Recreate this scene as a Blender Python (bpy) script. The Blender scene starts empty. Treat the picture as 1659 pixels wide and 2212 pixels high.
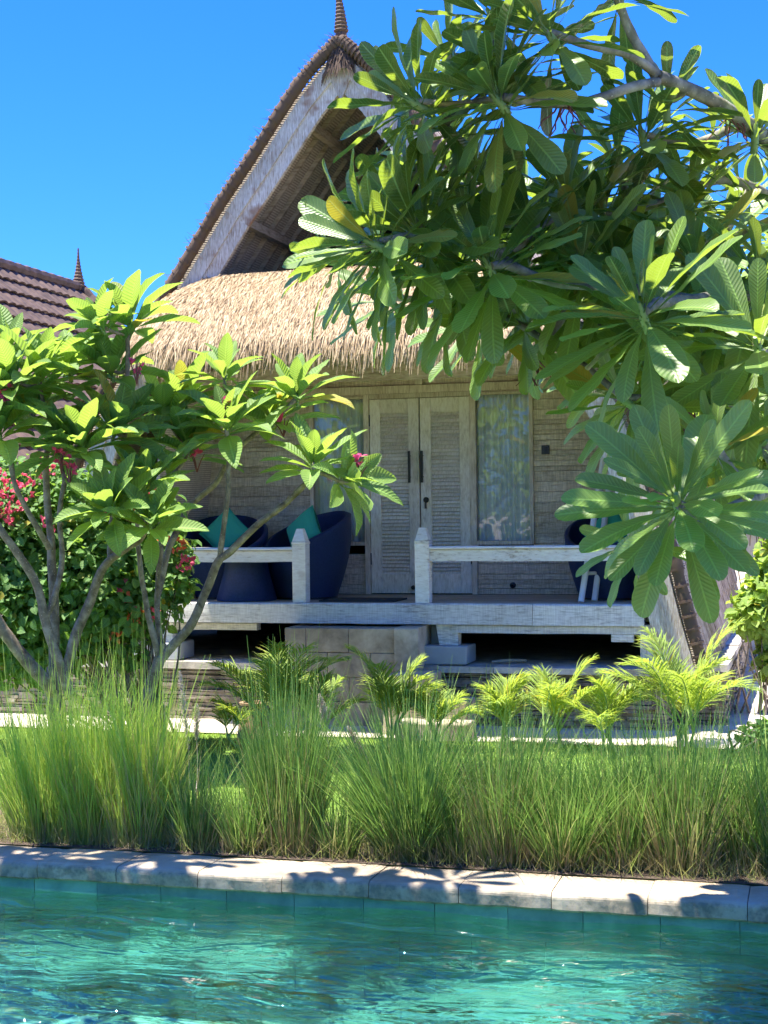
import bpy, bmesh, math, random
import numpy as np
from mathutils import Vector, Matrix, noise
R = math.radians
PI = math.pi
rnd = random.Random(7)
nr = np.random.RandomState(11)
sc = bpy.context.scene

# ---------------------------------------------------------------- camera
F, CX, CY = 3256.0, 829.5, 1106.0      # focal length and centre of the picture in 1659x2212 units
YAW, ROLL = R(16.0), R(0.75)
EYE = 2.0
cd = bpy.data.cameras.new('camera'); cam = bpy.data.objects.new('camera', cd)
sc.collection.objects.link(cam); sc.camera = cam
cd.sensor_fit = 'VERTICAL'; cd.sensor_height = 24; cd.lens = 24 * F / 2212
cd.clip_start = .05; cd.clip_end = 2000
cam.matrix_world = Matrix.Translation((0, 0, EYE)) @ Matrix.Rotation(YAW, 4, 'Z') @ Matrix.Rotation(R(90), 4, 'X') @ Matrix.Rotation(-ROLL, 4, 'Z')
sc.render.resolution_x = 768; sc.render.resolution_y = 1024

# ---------------------------------------------------------------- world, sun, exposure
SUN_EL, SUN_AZ = R(73), R(-115)          # azimuth measured from +Y towards +X
w = bpy.data.worlds.new('World'); sc.world = w; w.use_nodes = True
wn = w.node_tree; wn.nodes.clear()
sky = wn.nodes.new('ShaderNodeTexSky'); sky.sky_type = 'NISHITA'; sky.sun_disc = False
sky.sun_elevation = SUN_EL; sky.sun_rotation = SUN_AZ
sky.altitude = 0; sky.air_density = 1.0; sky.dust_density = .6; sky.ozone_density = 3.5
hs = wn.nodes.new('ShaderNodeHueSaturation'); hs.inputs['Saturation'].default_value = 1.28; hs.inputs['Hue'].default_value = .492
bg = wn.nodes.new('ShaderNodeBackground'); bg.inputs['Strength'].default_value = .15
wo = wn.nodes.new('ShaderNodeOutputWorld')
wn.links.new(sky.outputs[0], hs.inputs['Color']); tn = wn.nodes.new('ShaderNodeMix'); tn.data_type = 'RGBA'; tn.blend_type = 'MULTIPLY'; tn.inputs[0].default_value = 1; tn.inputs[7].default_value = (.088, .192, .45, 1)
wn.links.new(hs.outputs[0], tn.inputs[6]); wn.links.new(tn.outputs[2], bg.inputs[0]); wn.links.new(bg.outputs[0], wo.inputs[0])
sd = bpy.data.lights.new('sun', 'SUN'); sun = bpy.data.objects.new('sun', sd); sc.collection.objects.link(sun)
sd.energy = 2.9; sd.angle = R(.5); sd.color = (1.0, .95, .86)
to_sun = Vector((math.sin(SUN_AZ) * math.cos(SUN_EL), math.cos(SUN_AZ) * math.cos(SUN_EL), math.sin(SUN_EL)))
sun.rotation_euler = to_sun.to_track_quat('Z', 'Y').to_euler(); sun.location = (0, 5, 20)
vs = sc.view_settings; vs.view_transform = 'Standard'; vs.look = 'None'; vs.exposure = 2.5; vs.gamma = 1; vs.use_curve_mapping = False
cy = sc.cycles
cy.use_denoising = True; cy.max_bounces = 10; cy.diffuse_bounces = 4; cy.glossy_bounces = 4; cy.transmission_bounces = 8
cy.transparent_max_bounces = 12; cy.caustics_reflective = False; cy.caustics_refractive = False; cy.sample_clamp_indirect = 6
cy.use_adaptive_sampling = True; cy.adaptive_threshold = .015

# ---------------------------------------------------------------- rays: pixel -> point in the place
def ray(X, Y):
    c, s = (X - CX) / F, -(Y - CY) / F
    c0 = c * math.cos(ROLL) + s * math.sin(ROLL); s0 = -c * math.sin(ROLL) + s * math.cos(ROLL)
    return Vector((c0 * math.cos(YAW) - math.sin(YAW), c0 * math.sin(YAW) + math.cos(YAW), s0))
O = Vector((0, 0, EYE))
def onv(X, Y, v): d = ray(X, Y); return O + d * (v / d.y)
def onz(X, Y, z): d = ray(X, Y); return O + d * ((z - EYE) / d.z)
def at(X, Y, depth): return O + ray(X, Y) * depth
def uz(X, Y, v): p = onv(X, Y, v); return p.x, p.z

# ---------------------------------------------------------------- object helpers
def tag(o, label=None, cat=None, group=None, kind=None):
    if label: o['label'] = label
    if cat: o['category'] = cat
    if group: o['group'] = group
    if kind: o['kind'] = kind
    return o
def empty(name, loc=(0, 0, 0), **k):
    o = bpy.data.objects.new(name, None); sc.collection.objects.link(o); o.location = loc
    o.empty_display_size = .2
    bpy.context.view_layer.update() if False else None
    return tag(o, **k)

class MB:
    def __init__(s): s.v = []; s.f = []; s.n = 0; s.a = []; s.m = []
    def add(s, V, Fc, A=None, mi=0):
        V = np.asarray(V, dtype=np.float32).reshape(-1, 3); Fc = np.asarray(Fc, dtype=np.int64)
        s.v.append(V); s.f.append(Fc + s.n); s.n += len(V); s.m.append(np.full(len(Fc), mi))
        s.a.append(np.zeros((len(V), 3), np.float32) if A is None else np.asarray(A, dtype=np.float32).reshape(-1, 3))
        return s
    def build(s, name, mat, parent=None, smooth=False, bevel=0):
        if not s.v: return None
        V = np.concatenate(s.v); A = np.concatenate(s.a)
        loc = parent.location if parent is not None else Vector((0, 0, 0))
        if parent is not None and parent.parent is not None: loc = loc + parent.parent.location
        V = V - np.array(loc, dtype=np.float32)
        me = bpy.data.meshes.new(name)
        tot = sum(f.size for f in s.f); nf = sum(len(f) for f in s.f)
        me.vertices.add(len(V)); me.vertices.foreach_set('co', V.ravel())
        me.loops.add(tot); me.loops.foreach_set('vertex_index', np.concatenate([f.ravel() for f in s.f]).astype(np.int32))
        st = np.concatenate([np.full(len(f), f.shape[1]) for f in s.f]); me.polygons.add(nf)
        me.polygons.foreach_set('loop_start', np.concatenate([[0], np.cumsum(st)[:-1]]).astype(np.int32))
        me.polygons.foreach_set('loop_total', st.astype(np.int32))
        me.polygons.foreach_set('material_index', np.concatenate(s.m).astype(np.int32))
        me.polygons.foreach_set('use_smooth', np.full(nf, smooth))
        me.update(calc_edges=True)
        at_ = me.attributes.new('luv', 'FLOAT_VECTOR', 'POINT'); at_.data.foreach_set('vector', A.ravel())
        for mm in (mat if isinstance(mat, (list, tuple)) else [mat]): me.materials.append(mm)
        o = bpy.data.objects.new(name, me); sc.collection.objects.link(o)
        if parent is not None: o.parent = parent
        if bevel:
            b = o.modifiers.new('bevel', 'BEVEL'); b.width = bevel; b.segments = 2; b.limit_method = 'ANGLE'
        return o
    # shapes
    def box(s, x0, x1, y0, y1, z0, z1, mi=0, jit=0, tx=None):
        V = np.array([[x0, y0, z0], [x1, y0, z0], [x1, y1, z0], [x0, y1, z0], [x0, y0, z1], [x1, y0, z1], [x1, y1, z1], [x0, y1, z1]], float)
        if jit: V += nr.uniform(-jit, jit, V.shape)
        if tx is not None: V = np.array([tx(p) for p in V])
        r = rnd.random()
        A = np.tile([r, rnd.random(), 0], (8, 1))
        return s.add(V, [[0, 3, 2, 1], [4, 5, 6, 7], [0, 1, 5, 4], [1, 2, 6, 5], [2, 3, 7, 6], [3, 0, 4, 7]], A, mi)
    def bar(s, a, b, w_, h_, up=(0, 0, 1), mi=0):
        a = Vector(a); b = Vector(b); d = (b - a).normalized(); sd_ = d.cross(Vector(up)).normalized(); u_ = sd_.cross(d).normalized()
        V = []
        for p in (a, b):
            for i, j in ((-1, -1), (1, -1), (1, 1), (-1, 1)): V.append(p + sd_ * w_ * .5 * i + u_ * h_ * .5 * j)
        r = rnd.random()
        return s.add([list(p) for p in V], [[0, 1, 2, 3], [7, 6, 5, 4], [0, 4, 5, 1], [1, 5, 6, 2], [2, 6, 7, 3], [3, 7, 4, 0]], np.tile([r, rnd.random(), 0], (8, 1)), mi)
    def tube(s, pts, rad, seg=8, mi=0, jit=0, cap=True):
        P = [Vector(p) for p in pts]; n = len(P); V = []; A = []
        if not hasattr(rad, '__len__'): rad = [rad] * n
        prev = None
        for i, p in enumerate(P):
            d = (P[min(i + 1, n - 1)] - P[max(i - 1, 0)]).normalized()
            if prev is None: prev = Vector((1, 0, 0)) if abs(d.x) < .8 else Vector((0, 1, 0))
            a = (prev - d * prev.dot(d)).normalized(); prev = a; b = d.cross(a)
            for k in range(seg):
                t = 2 * PI * k / seg; q = rad[i] * (1 + (rnd.uniform(-jit, jit) if jit else 0))
                V.append(p + a * math.cos(t) * q + b * math.sin(t) * q); A.append((i / max(1, n - 1), k / seg, 0))
        Fc = [[i * seg + k, i * seg + (k + 1) % seg, (i + 1) * seg + (k + 1) % seg, (i + 1) * seg + k] for i in range(n - 1) for k in range(seg)]
        s.add([list(p) for p in V], Fc, A, mi)
        if cap:
            for i, rev in ((0, 1), (n - 1, 0)):
                ring = V[i * seg:(i + 1) * seg]; c = P[i]
                f = [[k, (k + 1) % seg, seg] if not rev else [(k + 1) % seg, k, seg] for k in range(seg)]
                s.add([list(p) for p in ring] + [list(c)], f, None, mi)
        return s
    def lathe(s, c, prof, seg=24, mi=0):
        V = []; n = len(prof)
        for r_, z in prof:
            for k in range(seg): t = 2 * PI * k / seg; V.append((c[0] + r_ * math.cos(t), c[1] + r_ * math.sin(t), c[2] + z))
        Fc = [[i * seg + k, i * seg + (k + 1) % seg, (i + 1) * seg + (k + 1) % seg, (i + 1) * seg + k] for i in range(n - 1) for k in range(seg)]
        return s.add(V, Fc, None, mi)
    def prism(s, poly, v0, v1, mi=0):      # poly in (x, z), extruded along y
        n = len(poly)
        V = [(p[0], v0, p[1]) for p in poly] + [(p[0], v1, p[1]) for p in poly]
        Fc = [[i, (i + 1) % n, n + (i + 1) % n, n + i] for i in range(n)]
        s.add(V, Fc, np.tile([rnd.random(), rnd.random(), 0], (2 * n, 1)), mi)
        s.add(V[:n], [list(range(n))[::-1]], None, mi); s.add(V[n:], [list(range(n))], None, mi)
        return s

def smooth_path(pts, k=6):
    P = [Vector(p) for p in pts]
    if len(P) < 3:
        return [P[0].lerp(P[-1], i / k) for i in range(k + 1)]
    out = []
    for i in range(len(P) - 1):
        p0, p1, p2, p3 = P[max(i - 1, 0)], P[i], P[i + 1], P[min(i + 2, len(P) - 1)]
        for j in range(k):
            t = j / k
            out.append(.5 * ((2 * p1) + (p2 - p0) * t + (2 * p0 - 5 * p1 + 4 * p2 - p3) * t * t + (3 * p1 - p0 - 3 * p2 + p3) * t ** 3))
    out.append(P[-1]); return out

# ---------------------------------------------------------------- materials
class NT:
    def __init__(s, name):
        s.m = bpy.data.materials.new(name); s.m.use_nodes = True; s.t = s.m.node_tree; s.t.nodes.clear()
        s.out = s.n('OutputMaterial')
    def n(s, t, **k):
        x = s.t.nodes.new('ShaderNode' + t)
        for a, b in k.items():
            if a.startswith('_'): x.inputs[a[1:].replace('_', ' ')].default_value = b
            else: setattr(x, a, b)
        return x
    def l(s, a, b): s.t.links.new(a, b)
    def coord(s, scale=(1, 1, 1), kind='Object', rot=(0, 0, 0)):
        tc = s.n('TexCoord'); mp = s.n('Mapping'); mp.inputs['Scale'].default_value = scale; mp.inputs['Rotation'].default_value = rot
        s.l(tc.outputs[kind], mp.inputs[0]); return mp.outputs[0]
    def noise(s, vec, scale=5, detail=4, rough=.55, dist=0):
        x = s.n('TexNoise'); x.inputs['Scale'].default_value = scale; x.inputs['Detail'].default_value = detail
        x.inputs['Roughness'].default_value = rough; x.inputs['Distortion'].default_value = dist
        if vec is not None: s.l(vec, x.inputs['Vector'])
        return x.outputs[0]
    def ramp(s, fac, stops):
        x = s.n('ValToRGB'); e = x.color_ramp.elements
        while len(e) < len(stops): e.new(.5)
        for i, (p, c) in enumerate(stops): e[i].position = p; e[i].color = (*c, 1) if len(c) == 3 else c
        s.l(fac, x.inputs[0]); return x.outputs[0]
    def math(s, op, a, b=None, c=None):
        x = s.n('Math', operation=op)
        for i, q in enumerate((a, b, c)):
            if q is None: continue
            if isinstance(q, (int, float)): x.inputs[i].default_value = q
            else: s.l(q, x.inputs[i])
        return x.outputs[0]
    def mix(s, fac, a, b, mode='MIX'):
        x = s.n('Mix', data_type='RGBA', blend_type=mode)
        for i, q in ((0, fac), (6, a), (7, b)):
            if isinstance(q, (int, float)): x.inputs[i].default_value = q
            elif isinstance(q, tuple): x.inputs[i].default_value = (*q, 1)
            else: s.l(q, x.inputs[i])
        return x.outputs[2]
    def attr(s):
        x = s.n('Attribute', attribute_name='luv'); y = s.n('SeparateXYZ'); s.l(x.outputs['Vector'], y.inputs[0]); return y.outputs
    def bump(s, h, strength=.4, dist=.01):
        x = s.n('Bump'); x.inputs['Strength'].default_value = strength; x.inputs['Distance'].default_value = dist
        s.l(h, x.inputs['Height']); return x.outputs[0]
    def pbr(s, col, rough=.7, bump=None, spec=.4, metal=0, **k):
        p = s.n('BsdfPrincipled')
        for nm, q in (('Base Color', col), ('Roughness', rough), ('Specular IOR Level', spec), ('Metallic', metal)):
            if isinstance(q, tuple): p.inputs[nm].default_value = (*q, 1)
            elif isinstance(q, (int, float)): p.inputs[nm].default_value = q
            else: s.l(q, p.inputs[nm])
        if bump is not None: s.l(bump, p.inputs['Normal'])
        return p
    def fin(s, sh): s.l(sh.outputs[0] if hasattr(sh, 'outputs') else sh, s.out.inputs[0]); return s.m

def wood(name, dark, mid, pale, grain=(1, 1, 1), wear=.5, ticks=None, rust=0, tk_=(.80, .79, .78)):
    """weathered wood: stretched grain, lime wash worn off in patches, fine saw marks"""
    t = NT(name); r = t.attr()
    tc = t.n('TexCoord'); mp = t.n('Mapping'); mp.inputs['Scale'].default_value = grain
    ad = t.n('VectorMath', operation='ADD'); cb = t.n('CombineXYZ'); t.l(t.math('MULTIPLY', r[0], 37.0), cb.inputs[0]); t.l(t.math('MULTIPLY', r[1], 23.0), cb.inputs[2])
    t.l(tc.outputs['Object'], ad.inputs[0]); t.l(cb.outputs[0], ad.inputs[1]); t.l(ad.outputs[0], mp.inputs[0])
    g = t.noise(mp.outputs[0], 9, 6, .65, .4); g2 = t.noise(ad.outputs[0], 2.2, 4, .6)
    f = t.math('ADD', t.math('MULTIPLY', g, .65), t.math('MULTIPLY', g2, .35))
    col = t.ramp(f, [(.36, dark), (.36 + .16 * wear + .04, mid), (.62, pale)])
    h = g
    if ticks:
        mp2 = t.n('Mapping'); mp2.inputs['Scale'].default_value = ticks; t.l(ad.outputs[0], mp2.inputs[0])
        k = t.noise(mp2.outputs[0], 10, 3, .6); km = t.ramp(k, [(.40, tk_), (.60, (1, 1, 1))])
        col = t.mix(.8, col, km, 'MULTIPLY'); h = t.math('ADD', g, t.math('MULTIPLY', k, .6))
    v = t.ramp(r[0], [(0, (.86, .86, .86)), (1, (1.10, 1.10, 1.10))]); col = t.mix(.85, col, v, 'MULTIPLY')
    if rust:
        n3 = t.noise(ad.outputs[0], 3.1, 3, .6); col = t.mix(t.ramp(n3, [(.62, (0, 0, 0)), (.72, (rust,) * 3)]), col, (.26, .13, .07))
    return t.fin(t.pbr(col, .75, t.bump(h, .5, .006), .25))

M = {}
M['fascia'] = wood('whitewashed_board', (.28, .20, .14), (.52, .46, .39), (.72, .68, .62), (9, 1, 1.2), .6, rust=.8)
M['plank'] = wood('plank_wall', (.42, .32, .22), (.70, .59, .45), (.86, .76, .61), (1, 1, 9), .6, ticks=(9, 1, .7), tk_=(.68, .66, .63))
M['frame_wood'] = wood('frame_wood', (.42, .32, .22), (.62, .52, .40), (.78, .70, .57), (10, 1, 1), .5)
M['door_wood'] = wood('door_wood', (.55, .47, .36), (.76, .69, .57), (.87, .81, .71), (6, 1, 1.5), .6)
M['beam'] = wood('beam_wood', (.36, .33, .29), (.68, .65, .59), (.82, .80, .74), (1, 1, 9), .45, ticks=(10, 1, .5), rust=.15)
M['rail'] = wood('rail_wood', (.40, .33, .26), (.72, .67, .60), (.84, .81, .75), (1.5, 1, 6), .3, rust=.25)
M['floor_wood'] = wood('floor_boards', (.30, .23, .16), (.48, .38, .28), (.60, .50, .38), (1, 8, 1), .5)
M['rafter'] = wood('rafter_wood', (.22, .17, .12), (.42, .34, .25), (.58, .49, .38), (1, 1, 5), .5)
M['shingle'] = wood('shingle_wood', (.14, .10, .07), (.36, .28, .21), (.56, .47, .38), (6, 6, 1), .6)
M['old_leg'] = wood('old_leg_wood', (.30, .25, .20), (.58, .53, .46), (.78, .73, .66), (9, 5, .9), .6)

def weave(name, c1, c2, s=60, rough=.6):
    t = NT(name); v = t.coord((s, s, s))
    wv = t.n('TexWave', wave_type='BANDS', bands_direction='Z'); wv.inputs['Scale'].default_value = .5; wv.inputs['Distortion'].default_value = .6; t.l(v, wv.inputs[0])
    n = t.noise(v, .6, 3); f = t.math('MULTIPLY', wv.outputs['Fac'], n)
    return t.fin(t.pbr(t.ramp(f, [(.1, c1), (.5, c2)]), rough, t.bump(wv.outputs['Fac'], .6, .004), .35))
M['wicker'] = weave('dark_wicker', (.008, .018, .060), (.028, .052, .15), 90, .45)
M['bamboo_mat'] = weave('woven_panel', (.38, .31, .24), (.66, .57, .45), 30, .8)

def simple(name, col, rough=.6, nz=12, amt=.25, bump=.2, spec=.4, metal=0, dist=.004):
    t = NT(name); v = t.coord(); n = t.noise(v, nz, 5)
    c = t.mix(t.math('MULTIPLY', n, 1), tuple(x * (1 - amt) for x in col), tuple(min(1, x * (1 + amt)) for x in col))
    return t.fin(t.pbr(c, rough, t.bump(n, bump, dist), spec, metal))
M['black'] = simple('black_metal', (.012, .012, .013), .35)
M['teal'] = simple('teal_cloth', (.05, .42, .24), .85, 90, .12, .5)
M['white_pole'] = simple('white_painted_pole', (.74, .74, .70), .45, 20, .06, .1)
M['mat'] = simple('door_mat', (.05, .045, .04), .95, 60, .3, .8)
M['concrete'] = simple('concrete', (.34, .36, .37), .85, 9, .2, .5)
M['curtain'] = simple('curtain_cloth', (.84, .84, .84), .9, 40, .08, .3)
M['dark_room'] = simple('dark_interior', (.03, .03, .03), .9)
M['pot'] = simple('clay_pot', (.27, .17, .10), .8, 8, .3, .5)
M['dry'] = simple('dry_stick', (.36, .29, .20), .9, 20, .3, .5)
M['fence_white'] = wood('white_fence_board', (.45, .44, .42), (.62, .61, .58), (.78, .77, .75), (6, 1, .8), .3)
M['bed_soil'] = simple('bed_soil', (.085, .06, .042), .95, 20, .5, 1, dist=.02)
M['soil'] = simple('soil', (.40, .34, .26), .95, 14, .4, 1, dist=.02)

def thatch(name, c0, c1, c2):
    t = NT(name); r = t.attr()
    c = t.ramp(r[2], [(0, c0), (.5, c1), (1, c2)])
    p = t.pbr(c, .75, None, .25); tr = t.n('BsdfTranslucent'); t.l(c, tr.inputs[0]); mx = t.n('MixShader'); mx.inputs[0].default_value = .2
    t.l(p.outputs[0], mx.inputs[1]); t.l(tr.outputs[0], mx.inputs[2]); return t.fin(mx)
M['thatch'] = thatch('thatch_straw', (.17, .105, .05), (.42, .30, .165), (.70, .55, .34))
M['old_thatch'] = thatch('old_thatch', (.14, .095, .065), (.28, .21, .145), (.42, .33, .24))

# glass
t = NT('window_glass'); gl = t.n('BsdfGlossy'); gl.inputs['Roughness'].default_value = .01; gl.inputs['Color'].default_value = (1, 1, 1, 1)
trn = t.n('BsdfTransparent'); trn.inputs[0].default_value = (.95, .97, .97, 1); fr = t.n('Fresnel'); fr.inputs[0].default_value = 1.5
mx = t.n('MixShader'); t.l(t.math('ADD', t.math('MULTIPLY', fr.outputs[0], .9), .0), mx.inputs[0]); t.l(trn.outputs[0], mx.inputs[1]); t.l(gl.outputs[0], mx.inputs[2])
M['glass'] = t.fin(mx)

# leaves
def leaf_mat(name, top0, top1, under, trans, veins=22, rough=.32, sun_k=.42, spec=.5, vein_b=.6, spots=0, vein_col=(.26, .38, .14)):
    t = NT(name); r = t.attr(); u, v, q = r[0], r[1], r[2]
    av = t.math('ABSOLUTE', v)
    ph = t.math('FRACT', t.math('MULTIPLY', t.math('SUBTRACT', u, t.math('MULTIPLY', av, .10)), float(veins)))
    tri = t.math('ABSOLUTE', t.math('SUBTRACT', ph, .5))           # 0 on the rib, .5 between
    rib = t.ramp(tri, [(0, (1, 1, 1)), (.12, (0, 0, 0))])
    mid = t.ramp(av, [(.05, (1, 1, 1)), (.10, (0, 0, 0))])
    tc = t.coord((1, 1, 1)); n = t.noise(tc, 7, 3); n2 = t.noise(tc, 160, 2)
    top = t.mix(t.math('ADD', t.math('MULTIPLY', q, .75), t.math('MULTIPLY', n, .25)), top0, top1)
    if spots: top = t.mix(t.math('MULTIPLY', t.ramp(t.math('MULTIPLY', n, t.math('ADD', n2, .35)), [(.42, (0, 0, 0)), (.52, (1, 1, 1))]), spots), top, (.26, .24, .08))
    und = t.mix(t.math('MULTIPLY', n, .6), under, tuple(x * .7 for x in under))
    yel = t.ramp(q, [(.965, (0, 0, 0)), (.985, (.8, .8, .8))])
    top = t.mix(yel, top, (.34, .30, .03)); und = t.mix(yel, und, (.36, .27, .03))
    top = t.mix(t.math('MULTIPLY', rib, .38), top, vein_col); und = t.mix(t.math('MULTIPLY', rib, .6), und, tuple(min(1, x * 1.8) for x in under))
    mid = t.math('MAXIMUM', mid, t.math('MULTIPLY', t.ramp(av, [(.93, (0, 0, 0)), (.98, (1, 1, 1))]), .6))
    vm = t.mix(mid, top, vein_col); um = t.mix(mid, und, tuple(min(1, x * 2.0) for x in under))
    geo = t.n('NewGeometry'); bf = geo.outputs['Backfacing']
    col = t.mix(bf, vm, um)
    hgt = t.math('ADD', t.math('MULTIPLY', tri, 1.6), t.math('MULTIPLY', mid, -.8))
    b = t.bump(hgt, vein_b, .006)
    rg = t.math('ADD', t.math('MULTIPLY', bf, .25), rough)
    p = t.pbr(col, rg, b, spec)
    tr = t.n('BsdfTranslucent'); trc = t.mix(t.math('MULTIPLY', rib, .35), t.mix(yel, t.mix(q, trans, tuple(x * .75 for x in trans)), (.75, .5, .04)), (.6, .75, .2))
    t.l(trc, tr.inputs[0]); t.l(b, tr.inputs['Normal'])
    mx = t.n('MixShader'); mx.inputs[0].default_value = sun_k; t.l(p.outputs[0], mx.inputs[1]); t.l(tr.outputs[0], mx.inputs[2])
    return t.fin(mx)
M['leaf_dark'] = leaf_mat('glossy_dark_leaf', (.002, .022, .024), (.004, .032, .024), (.10, .17, .032), (.60, .82, .07), 22, .17, .26, .6, .25, .5)
M['leaf_light'] = leaf_mat('bright_ribbed_leaf', (.045, .14, .04), (.11, .24, .075), (.15, .25, .05), (.50, .72, .09), 17, .36, .40, .55, .75)
M['leaf_small'] = leaf_mat('bush_leaf', (.05, .15, .025), (.15, .30, .045), (.10, .2, .05), (.35, .6, .06), 7, .4, .35, .4, .3)
M['leaf_palm'] = leaf_mat('palm_leaflet', (.11, .22, .025), (.27, .35, .05), (.2, .28, .06), (.60, .74, .08), 1, .4, .45, .4, .1)
M['leaf_shrub'] = leaf_mat('shrub_leaf', (.10, .22, .03), (.22, .34, .04), (.2, .3, .06), (.6, .8, .08), 8, .4, .42, .4, .3)

def blade_mat(name, stops, trans, k=.45):
    t = NT(name); r = t.attr()                                     # x: 0 root .. 1 tip, z: random per blade
    c = t.ramp(r[2], stops); c = t.mix(t.ramp(r[0], [(0, (1, 1, 1)), (.35, (0, 0, 0))]), c, t.mix(.5, c, (.20, .15, .07)))
    p = t.pbr(c, .5, None, .35); tr = t.n('BsdfTranslucent'); tc_ = t.mix(.6, c, trans); t.l(tc_, tr.inputs[0])
    mx = t.n('MixShader'); mx.inputs[0].default_value = k; t.l(p.outputs[0], mx.inputs[1]); t.l(tr.outputs[0], mx.inputs[2]); return t.fin(mx)
M['blade'] = blade_mat('tall_grass_blade', [(0, (.035, .11, .03)), (.40, (.12, .25, .05)), (.70, (.42, .52, .14)), (.80, (.38, .28, .14)), (1, (.55, .41, .23))], (.3, .5, .08))
M['blade_yellow'] = blade_mat('sunlit_toned_blade', [(0, (.18, .36, .05)), (.4, (.38, .54, .08)), (.8, (.62, .66, .15)), (.9, (.50, .36, .16)), (1, (.60, .44, .24))], (.5, .65, .1))  # yellow-green left clumps, sunlit look partly put into the colour
M['lawn_blade'] = blade_mat('lawn_blade', [(0, (.17, .30, .04)), (1, (.42, .54, .11))], (.5, .6, .1))
M['seed'] = simple('seed_head', (.55, .46, .38), .9, 40, .2, .3)

def petal(name, col):
    t = NT(name); r = t.attr(); c = t.mix(r[2], tuple(x * .75 for x in col), tuple(min(1, x * 1.2) for x in col))
    p = t.pbr(c, .6, None, .3); tr = t.n('BsdfTranslucent'); t.l(c, tr.inputs[0]); mx = t.n('MixShader'); mx.inputs[0].default_value = .4
    t.l(p.outputs[0], mx.inputs[1]); t.l(tr.outputs[0], mx.inputs[2]); return t.fin(mx)
M['pink'] = petal('pink_bract', (.85, .12, .22)); M['orange'] = petal('orange_bract', (.88, .20, .10)); M['magenta'] = petal('magenta_petal', (.85, .10, .26))

def bark(name, c0, c1, c2, scale=14):
    t = NT(name); v = t.coord(); n = t.noise(v, scale, 6, .65, .3); n2 = t.noise(v, scale * .25, 3)
    vo = t.n('TexVoronoi'); vo.inputs['Scale'].default_value = scale * 2.6; t.l(v, vo.inputs['Vector'])
    sp = t.ramp(vo.outputs['Distance'], [(.08, (1, 1, 1)), (.18, (0, 0, 0))])
    c = t.ramp(t.math('ADD', t.math('MULTIPLY', n, .6), t.math('MULTIPLY', n2, .4)), [(.36, c0), (.5, c1), (.62, c2)])
    c = t.mix(t.math('MULTIPLY', sp, .6), c, tuple(min(1, x * 1.7) for x in c2))
    return t.fin(t.pbr(c, .8, t.bump(t.math('ADD', n, sp), .6, .006), .3))
M['bark'] = bark('grey_bark', (.09, .07, .05), (.22, .175, .125), (.36, .30, .225))
M['bark_right'] = bark('speckled_green_bark', (.08, .08, .06), (.20, .19, .14), (.34, .32, .25))
M['green_stem'] = simple('green_stem', (.20, .30, .08), .5, 20, .3, .3)
M['red_stem'] = simple('red_stem', (.17, .05, .04), .6, 30, .3, .3)

# stone
def stone(name, c0, c1, c2, scale=6, bump=.6, rough=.85, dist=.01, use_attr=True):
    t = NT(name); v = t.coord(); n = t.noise(v, scale, 7, .62, .3); n2 = t.noise(v, scale * 7, 4)
    c = t.ramp(n, [(.33, c0), (.5, c1), (.66, c2)])
    if use_attr:
        r = t.attr(); c = t.mix(.9, c, t.ramp(r[0], [(0, (.62, .62, .63)), (1, (1.1, 1.08, 1.04))]), 'MULTIPLY')
    c = t.mix(.5, c, t.ramp(n2, [(.3, (.7, .7, .7)), (.6, (1, 1, 1))]), 'MULTIPLY')
    return t.fin(t.pbr(c, rough, t.bump(t.math('ADD', n, t.math('MULTIPLY', n2, .4)), bump, dist), .3))
M['slate'] = stone('stacked_slate', (.15, .125, .10), (.28, .24, .19), (.42, .37, .30), 5)
M['sandstone'] = stone('sandstone_block', (.27, .22, .16), (.48, .40, .30), (.62, .54, .42), 3, .4)
M['ledge'] = stone('stone_ledge', (.34, .31, .27), (.52, .48, .42), (.66, .61, .54), 4, .4)
M['sand'] = stone('pale_sand', (.48, .41, .31), (.60, .53, .42), (.68, .62, .51), 2.5, .5, .9, .01, False)

# ================================================================ SETTING
PV0, PV1, PU0, PU1, WZ = 1.5, 7.86, -14.0, 7.0, -.16      # pool outline and water level
def sheet(name, rects, z, mat, label_kind='structure'):
    m = MB()
    for x0, x1, y0, y1 in rects: m.add([(x0, y0, z), (x1, y0, z), (x1, y1, z), (x0, y1, z)], [[0, 1, 2, 3]])
    return tag(m.build(name, mat), kind=label_kind)
B = 600.0
sheet('ground', [(-B, PU0, -B, B), (PU1, B, -B, B), (PU0, PU1, PV1 + .02, B), (PU0, PU1, -B, PV0)], -.02, M['soil'])
t = NT('lawn_base'); v = t.coord(); n = t.noise(v, 9, 6); t_l = t.ramp(n, [(.35, (.10, .19, .03)), (.65, (.22, .33, .06))]); M['lawn'] = t.fin(t.pbr(t_l, .9, t.bump(n, .8, .02), .2))
LAWN_BACK = 12.75
sheet('planting_bed', [(-13.9, 6.9, 8.2, 9.25)], .004, M['bed_soil'])
sheet('lawn', [(-13.9, 6.9, 8.2, LAWN_BACK)], 0.0, M['lawn'])
# paved sandy path, slightly uneven
m = MB(); gx, gy = 70, 24
XS = np.linspace(-16, 8, gx); YS = np.concatenate([np.linspace(LAWN_BACK - .02, 14.2, 14), np.linspace(14.6, 30, 10)])
V = [(x, y + (rnd.uniform(-.03, .03) if j == 0 else 0), .012 + .012 * noise.noise(Vector((x * 2, y * 2, 0)))) for j, y in enumerate(YS) for x in XS]
m.add(V, [[j * gx + i, j * gx + i + 1, (j + 1) * gx + i + 1, (j + 1) * gx + i] for j in range(gy - 1) for i in range(gx - 1)])
tag(m.build('sandy_path', M['sand'], smooth=True), kind='structure')

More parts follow.
